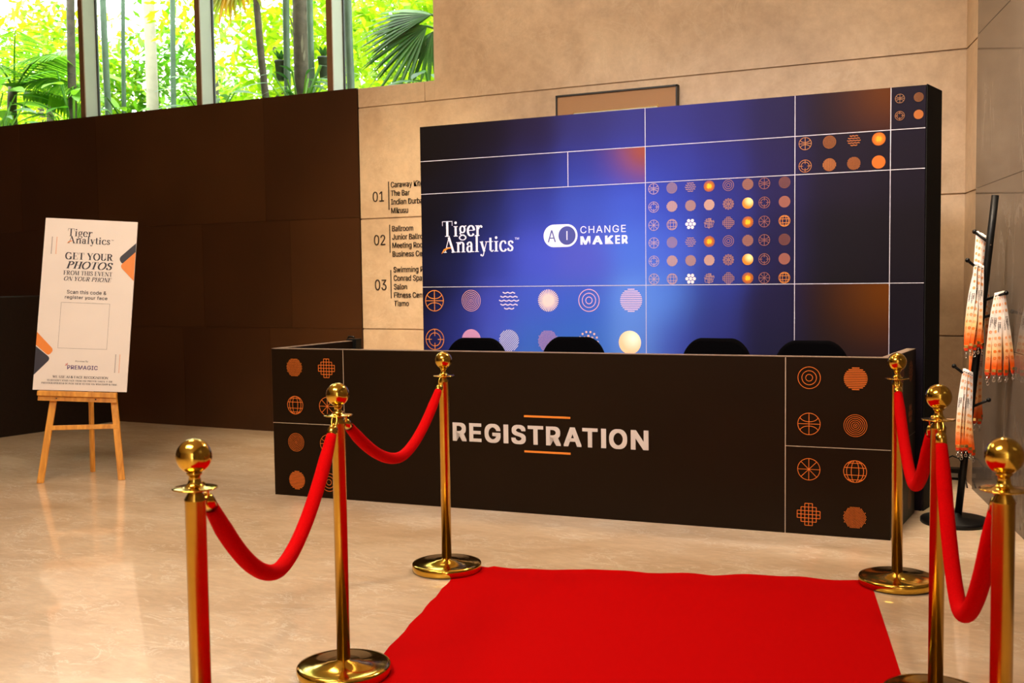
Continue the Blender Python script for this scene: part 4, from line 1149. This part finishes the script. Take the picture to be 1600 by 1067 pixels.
put_serif(b, 'PHOTOS', 0.163, 0.485, 0.879, 0.932, BT, T=0.20, t=0.05, slant=0.25)
put_serif(b, 'FROM THIS EVENT', 0.149, 0.484, 0.832, 0.863, BT, T=0.18, t=0.06)
put_serif(b, 'ON YOUR PHONE', 0.155, 0.483, 0.790, 0.820, BT, T=0.18, t=0.06, slant=0.25)
put_sans(b, 'Scan this code &', 0.182, 0.453, 0.696, 0.722, BT, weight=0.012, space=1.05)
put_sans(b, 'register your face', 0.171, 0.462, 0.659, 0.682, BT, weight=0.012, space=1.05)
put_sans(b, 'Powered By', 0.274, 0.361, 0.206, 0.217, BT)
put_serif(b, 'WE USE AI & FACE RECOGNITION', 0.127, 0.505, 0.089, 0.105, BT, T=0.19, t=0.08)
put_serif(b, 'TO IDENTIFY YOUR FACE FROM THE PHOTOS TAKEN BY THE', 0.091, 0.537, 0.0655, 0.077, BT, T=0.19, t=0.09)
put_serif(b, 'PHOTOGRAPHERS & DELIVER THEM TO YOU VIA WHATSAPP & EMAIL.', 0.055, 0.573, 0.045, 0.0565, BT, T=0.19, t=0.09)
b.build('lettering', M['dark_ink'], bd)
b = MB(); b.polys([[(0.157, 1.060), (0.172, 1.072), (0.19, 1.079), (0.198, 1.084), (0.18, 1.083), (0.166, 1.076)]], BT2); b.build('logo_stroke', M['orange_ink'], bd)
b = MB(); put_sans(b, 'PREMAGIC', 0.222, 0.429, 0.152, 0.181, BT, weight=0.015, space=1.06); b.build('purple_lettering', M['purple_ink'], bd)
b = MB()
for a in (95, 140, 185): b.polys(g_line(0.222 + 0.004 * math.cos(math.radians(a)), 0.181 + 0.004 * math.sin(math.radians(a)), 0.222 + 0.016 * math.cos(math.radians(a)), 0.181 + 0.016 * math.sin(math.radians(a)), 0.004), BT)
b.build('logo_spark', simple('red_ink', (0.5, 0.03, 0.03), 0.5, noise=0.02), bd)
b = MB()
for r in [g_rect(0.148, 0.301, 0.1495, 0.632), g_rect(0.4805, 0.301, 0.482, 0.632), g_rect(0.148, 0.301, 0.482, 0.3025), g_rect(0.148, 0.6305, 0.482, 0.632)]: b.polys(r, BT)
b.build('square_outline', M['dark_ink'], bd)

# ------------------------------------------------------------------ red carpet
b = MB()
c00, c10 = Vector((-2.486, 4.452)), Vector((-0.672, 4.999)); c01, c11 = Vector((-1.60, 1.12)), Vector((0.21, 1.10))
nu, nv = 60, 40; V = []
for lay in (0, 1):
    for j in range(nv + 1):
        for i in range(nu + 1):
            u, v = i / nu, (j / nv) ** 1.5
            p = c00.lerp(c10, u).lerp(c01.lerp(c11, u), v)
            wob = math.exp(-v * 60)
            wv = 0.013 * math.sin(24 * u + 1) * (0.3 + u) + 0.006 * math.sin(47 * u)
            y = p.y + wv * wob * 1.2
            edge = (1 if i == 0 else 0) * 0.004 * math.sin(j * 1.9)
            z = 0.0006 + (0.0024 + 0.010 * wob * max(0, math.sin(19 * u + 0.6)) * (1 if 0.08 < u < 0.90 else 0)) * lay
            V.append((p.x + edge, y, z))
n1 = (nu + 1) * (nv + 1); Fc = []
for j in range(nv):
    for i in range(nu):
        a = j * (nu + 1) + i
        Fc.append((a + n1, a + n1 + nu + 1, a + n1 + nu + 2, a + n1 + 1)); Fc.append((a, a + 1, a + nu + 2, a + nu + 1))
def side(a, b_): Fc.append((a, b_, b_ + n1, a + n1))
for i in range(nu): side(i + 1, i); side(nv * (nu + 1) + i, nv * (nu + 1) + i + 1)
for j in range(nv): side(j * (nu + 1), (j + 1) * (nu + 1)); side((j + 1) * (nu + 1) + nu, j * (nu + 1) + nu)
b.add(V, Fc, False)
props(b.build('red_carpet', M['carpet']), 'long bright red carpet runner leading up to the counter', 'carpet')

# ------------------------------------------------------------------ brass rope posts
def make_post():
    t = empty('rope_stanchion')
    b = MB(); b.lathe([(0.160, 0.0), (0.166, 0.003), (0.166, 0.030), (0.163, 0.035), (0.150, 0.0375), (0.060, 0.046), (0.058, 0.049), (0.026, 0.051), (0.0235, 0.056)], 64)
    b.build('base', M['brass'], t)
    b = MB(); b.lathe([(0.0235, 0.05), (0.0235, 0.893), (0.0243, 0.895), (0.0243, 0.899), (0.0155, 0.914), (0.0155, 0.922)], 40); b.build('pole', M['brass_tube'], t)
    b = MB()
    n = 48; prof = [(0.012, 0.922), (0.046, 0.922), (0.051, 0.9235), (0.051, 0.9255), (0.046, 0.9265), (0.027, 0.9275), (0.020, 0.930), (0.0145, 0.938), (0.0125, 0.952), (0.017, 0.956), (0.018, 0.960), (0.014, 0.963)]
    b.lathe(prof, n); b.build('collar', M['brass'], t)
    b = MB(); b.sphere((0, 0, 0.9975), 0.0405, 48, 28); b.build('ball', M['brass'], t)
    return t
p0 = make_post()
posts = {}
for i, (k, x, y, sc, ty, lab) in enumerate([
        ('A', -2.529, 4.376, 1.009, 0, 'brass rope post at the far left carpet corner, in front of the white word'),
        ('B', -2.190, 3.050, 0.998, 0, 'brass rope post in the middle of the left row, base on the carpet edge'),
        ('C', -1.725, 1.842, 1.0, 0, 'nearest brass rope post on the left, cut off by the bottom of the picture'),
        ('D', -0.553, 4.975, 1.0, -0.012, 'brass rope post at the far right corner of the red carpet'),
        ('E', -0.284, 3.638, 1.0, 0, 'brass rope post in the middle of the right row'),
        ('F', -0.063, 2.516, 1.0, 0, 'nearest brass rope post on the right, close to the picture edge')]):
    o = p0 if i == 0 else copy_tree(p0)
    o.location = (x, y, 0.0055 if k == 'D' else 0.0032); o.scale = (1, 1, sc); o.rotation_euler = (0, ty, 0.3 * i)
    props(o, lab, 'rope post', 'brass rope posts along the red carpet'); posts[k] = (x, y, ty)
def make_rope(a, c, zlow, smin, lab, za=0.0, zb=0.0):
    ax, ay, _ = posts[a]; cx_, cy_, _ = posts[c]
    L = math.hypot(cx_ - ax, cy_ - ay); dx, dy = (cx_ - ax) / L, (cy_ - ay) / L
    if a == 'D': ax -= 0.011
    t = empty('velvet_rope', (ax, ay, 0), math.atan2(dy, dx), lab, 'rope', 'red velvet ropes between the brass posts')
    s0, s1 = 0.062, L - 0.062; ze = 0.897
    ka = (ze - zlow) / abs(smin - s0) ** 1.75; kb = (ze - zlow) / abs(s1 - smin) ** 1.75
    pts = []
    for i in range(81):
        s = s0 + (s1 - s0) * (0.5 - 0.5 * math.cos(PI * i / 80))
        z = zlow + (ka if s < smin else kb) * abs(s - smin) ** 1.75
        pts.append(Vector((s, 0, z)))
    def cut(pp, d0, d1):
        out = []; acc = 0
        for i, p in enumerate(pp):
            if i: acc += (p - pp[i - 1]).length
            if d0 <= acc <= d1: out.append(p)
        return out
    tot = sum((pts[i + 1] - pts[i]).length for i in range(80))
    # resample by length
    def at(d):
        acc = 0
        for i in range(80):
            l = (pts[i + 1] - pts[i]).length
            if acc + l >= d: return pts[i].lerp(pts[i + 1], (d - acc) / l)
            acc += l
        return pts[-1]
    body = [at(0.046 + (tot - 0.092) * k / 60) for k in range(61)]
    b = MB(); rr = [0.0175 + 0.005 * min(1, min(k, 60 - k) / 5) for k in range(61)]
    b.tube(body, rr, 20); b.build('rope', M['velvet'], t)
    for s, d0 in ((1, 0.0), (-1, tot)):
        q = [at(d0 + s * x) for x in (0.0, 0.006, 0.012, 0.02, 0.05)]
        b = MB(); b.tube(q, [0.006, 0.0125, 0.0162, 0.0168, 0.0168], 24); cap = b.build('end_cap', M['brass'], t)
        top = q[0]; ex = 0.044 if s > 0 else L - 0.044
        hk = Vector((ex, 0, 0.929))
        b = MB(); m_ = (hk + top) * 0.5
        lp = []
        for k in range(20):
            w = 2 * PI * k / 20; dv_ = (hk - top).normalized(); lp.append(m_ + dv_ * (math.cos(w) * (hk - top).length * 0.62) + Vector((0, 1, 0)) * (math.sin(w) * 0.009))
        b.tube(lp, 0.0028, 8, closed=True)
        b.tube([top + Vector((0, -0.006, 0)), top + Vector((0, 0, 0.006)), top + Vector((0, 0.006, 0))], 0.003, 8)
        b.build('snap_hook', M['brass'], cap)
make_rope('A', 'B', 0.662, 0.67, 'red velvet rope hanging between the two far left posts')
make_rope('B', 'C', 0.572, 0.69, 'red velvet rope hanging between the two near left posts')
make_rope('D', 'E', 0.602, 0.76, 'red velvet rope hanging between the two far right posts')
make_rope('E', 'F', 0.470, 0.53, 'red velvet rope hanging between the two near right posts')

# ------------------------------------------------------------------ coat stand with lanyards
SX, SY, SRZ = -0.404, 6.348, math.atan2(0.443, 0.896)
st = empty('coat_stand', (SX, SY, 0), SRZ, 'black coat stand with a leaning pole hung with lanyards beside the backdrop', 'coat stand')
b = MB(); b.lathe([(0.178, 0), (0.182, 0.004), (0.182, 0.022), (0.176, 0.028), (0.04, 0.034), (0.03, 0.05), (0.024, 0.06)], 56); b.build('base', M['black_metal'], st)
def pu(z): return 0.012 + 0.103 * z
b = MB(); b.tube([(pu(z), 0, z) for z in (0.03, 0.4, 0.8, 1.2, 1.5, 1.81)], 0.0195, 24); b.build('pole', M['black_metal'], st)
b = MB(); b.tube([(pu(1.54) - 0.004, -0.018, 1.54), (pu(1.54) - 0.004, -0.022, 1.54)], 0.004, 12); b.build('screw', M['steel'], st)
arms = [((pu(1.37), 0, 1.375), (0.028, -0.055, 1.457)), ((pu(1.25), 0, 1.235), (0.196, -0.15, 1.279)), ((pu(1.55), 0, 1.55), (0.118, 0.07, 1.616)),
        ((pu(0.79), 0, 0.79), (-0.032, -0.04, 0.880)), ((pu(1.14), 0, 1.14), (0.271, 0.03, 1.173)), ((pu(0.65), 0, 0.645), (0.140, -0.085, 0.697)), ((pu(1.0), 0, 1.0), (0.19, 0.13, 1.05))]
for p, q in arms:
    b = MB(); b.tube([p, Vector(p).lerp(Vector(q), 0.5), q], 0.0075, 12); b.sphere(q, 0.0125, 18, 10); b.build('peg', M['black_metal'], st)

WHT = lin((250, 240, 232)); CRM = lin((252, 206, 140)); ORN = lin((238, 92, 10)); DEEP = lin((206, 52, 6))
def strap_col(t):
    if t < 0.45: return WHT
    if t < 0.72:
        k = (t - 0.45) / 0.27; return tuple(WHT[i] * (1 - k) + CRM[i] * k for i in range(3))
    k = min(1, (t - 0.72) / 0.18); return tuple(CRM[i] * (1 - k) + ORN[i] * k for i in range(3))
SM = Matrix.Translation((SX, SY, 0)) @ Matrix.Rotation(SRZ, 4, 'Z')
def lanyard(u0, y0, z0, u1, y1, z1, twist, label, group, seed):
    rr = random.Random(seed)
    w = SM @ Vector((u0, y0, z0))
    t = empty('lanyard', w, SRZ, label, 'lanyard', group)
    H = z0 - z1; wd = 0.0125; bow = rr.uniform(-0.012, 0.012); ph = rr.uniform(0, 6)
    def cen(k):
        return Vector(((u1 - u0) * k ** 0.85 + bow * math.sin(PI * k), (y1 - y0) * k + 0.004 * math.sin(5 * k + ph), -H * k))
    def surf(a, k, off=0.0):
        an = twist * (0.35 + 0.65 * k) + 0.15 * math.sin(4 * k + ph)
        x = Vector((math.cos(an), math.sin(an), 0)); n = Vector((math.sin(an), -math.cos(an), 0))
        return cen(k) + x * (a * wd * (0.62 + 0.38 * min(1, k * 3))) + n * off
    b = MB(); K = 36
    for lay, of in ((0, 0.0), (1, -0.006)):
        V = []; C = []
        if lay == 0:                                            # over the peg to the rear half
            for a in (-1, 0, 1): V.append(surf(a, 0.0, -0.006) + Vector((0, 0, 0.004))); C.append(WHT)
            for a in (-1, 0, 1): V.append(surf(a, 0.0, -0.002) + Vector((0, 0, 0.010))); C.append(WHT)
        for i in range(K + 1):
            k = i / K
            for a in (-1, 0, 1): V.append(surf(a * (1 if lay == 0 else 0.96), k, of - (0.0 if a else -0.0008))); C.append(strap_col(k))
        R_ = len(V) // 3; Fs = []
        for i in range(R_ - 1):
            for a in (0, 1): Fs.append((3 * i + a, 3 * i + a + 1, 3 * i + a + 4, 3 * i + a + 3))
        b.add(V, Fs, True, cols=C)
    # the printing: small round icons down the ribbon and two words set along it
    kk = 0.05; n_ = 0; words = rr.uniform(0.28, 0.36)
    while kk < 0.9:
        if not (words - 0.04 < kk < words + 0.15):
            col = tuple(min(1, c) for c in lin((246, 172, 112))) if kk < 0.7 else lin((230, 118, 40))
            put_icon(b, ('wheel', 'target', 'solid', 'globe', 'burst', 'rings3')[(n_ + seed) % 6] if rr.random() < 0.8 else 'solid', 0, 0, 0.0082, lambda x, y, q=kk: surf(x / wd, q - y / H, 0.0012), col, 0.2)
        n_ += 1; kk += 0.036 / H
    TW = lambda x, y: surf(y / wd, words + x / H, 0.0012)
    put_serif(b, 'Tiger', 0.0, 0.036, 0.0005, 0.0075, TW, col=(0.02, 0.015, 0.02), T=0.22, t=0.08)
    put_serif(b, 'Analytics', 0.0, 0.056, -0.0075, -0.0015, TW, col=(0.02, 0.015, 0.02), T=0.22, t=0.08)
    for x0_, nn in ((0.0, 2),):
        b.polys(g_rect(-0.007, 0, 0.007, 0.004), lambda x, y: surf(x / wd, 0.012 + y / H, 0.0014), col=(0.03, 0.03, 0.03))
    b.build('ribbon', M['strap'], t)
    e = surf(0, 1.0)
    b = MB(); c_, s_ = math.cos(twist), math.sin(twist)
    T = Matrix.Translation(e) @ Matrix.Rotation(twist, 4, 'Z')
    b.box(-0.0105, 0.0105, -0.004, 0.008, 0.004, 0.020, T); b.build('crimp', M['gold_foil'], t, bevel=0.0015)
    b = MB(); b.c = DEEP; b.box(-0.010, 0.010, -0.003, 0.007, -0.012, 0.004, T); hem = b.build('hem', M['strap'], t, bevel=0.002)
    b = MB()
    ring = [T @ Vector((0.0065 * math.cos(2 * PI * k / 14), 0.002, -0.016 + 0.0055 * math.sin(2 * PI * k / 14))) for k in range(14)]
    b.tube(ring, 0.0014, 6, closed=True)
    hk = [T @ Vector(p) for p in ((0, 0.002, -0.021), (0, 0.001, -0.030), (0.006, 0.001, -0.036), (0.0055, 0.001, -0.046), (0, 0.001, -0.050), (-0.0055, 0.001, -0.046), (-0.006, 0.001, -0.037), (-0.002, 0.001, -0.032))]
    b.tube(hk, [0.0032, 0.0028, 0.0022, 0.002, 0.002, 0.002, 0.002, 0.0018], 8); b.build('clip', M['steel'], hem)
def bundle(n, top, bot, tw, label, group, seed):
    (ua, ub, za, zb, ya, yb) = top; (va, vb, wa, wb, xa, xb) = bot
    rr = random.Random(seed)
    for i in range(n):
        k = i / max(1, n - 1)
        lanyard(ua + (ub - ua) * k, ya + (yb - ya) * k, za + (zb - za) * k, va + (vb - va) * k, xa + (xb - xa) * k + (0.012 if i % 2 else -0.012), wa + (wb - wa) * k + rr.uniform(-0.012, 0.012),
                tw * (k - 0.5) * 2 + rr.uniform(-0.12, 0.12), label, group, seed * 20 + i)
bundle(9, (0.078, 0.124, 1.438, 1.416, -0.040, -0.030), (0.022, 0.118, 0.985, 0.992, -0.055, -0.035), 0.5, 'white to orange lanyard in the bunch on the upper left peg', 'lanyards on the upper left peg', 1)
bundle(10, (0.170, 0.192, 1.268, 1.280, -0.085, -0.135), (0.122, 0.266, 0.835, 0.850, -0.085, -0.12), 0.55, 'white to orange lanyard in the front bunch on the middle right peg', 'lanyards on the front peg', 2)
bundle(4, (0.130, 0.160, 1.608, 1.585, 0.058, 0.030), (0.095, 0.125, 0.79, 0.80, 0.045, 0.05), 0.4, 'lanyard hanging from the topmost peg behind the pole, left of it', 'lanyards left of the pole on the topmost peg', 3)
bundle(3, (0.150, 0.165, 1.596, 1.583, 0.050, 0.042), (0.200, 0.215, 0.90, 0.92, 0.05, 0.06), 0.4, 'lanyard hanging from the topmost peg behind the pole, right of it', 'lanyards right of the pole on the topmost peg', 4)
bundle(9, (0.030, 0.072, 0.855, 0.834, -0.030, -0.02), (-0.012, 0.078, 0.425, 0.410, -0.045, -0.035), 0.5, 'white to orange lanyard in the bunch on the lower left peg', 'lanyards on the lower left peg', 5)
bundle(4, (0.150, 0.178, 1.04, 1.052, 0.07, 0.10), (0.116, 0.172, 0.555, 0.575, 0.055, 0.07), 0.4, 'orange ended lanyard hanging low behind the stand pole', 'lanyards low behind the pole', 6)

# ------------------------------------------------------------------ odds and ends at the foot of the wall
t = empty('socket_box', (-0.535, 7.70, 0), 0.0, 'small dark floor socket box with a pale plate at the foot of the wall', 'socket box')
b = MB(); b.box(-0.10, 0.075, -0.03, 0.05, 0, 0.075); b.build('housing', M['black_metal'], t, bevel=0.004)
b = MB(); b.box(0.015, 0.062, -0.034, -0.029, 0.018, 0.046); b.build('plate', M['plastic_grey'], t)
b = MB()
b.tube([(-0.60, 7.66, 0.012), (-0.585, 7.64, 0.05), (-0.565, 7.66, 0.10), (-0.55, 7.70, 0.135), (-0.515, 7.75, 0.15), (-0.47, 7.72, 0.14), (-0.43, 7.60, 0.10), (-0.41, 7.45, 0.03), (-0.40, 7.40, 0.006)], 0.005, 8)
props(b.build('power_cable', M['cable']), 'thin black power cable looping above the floor socket box', 'cable')
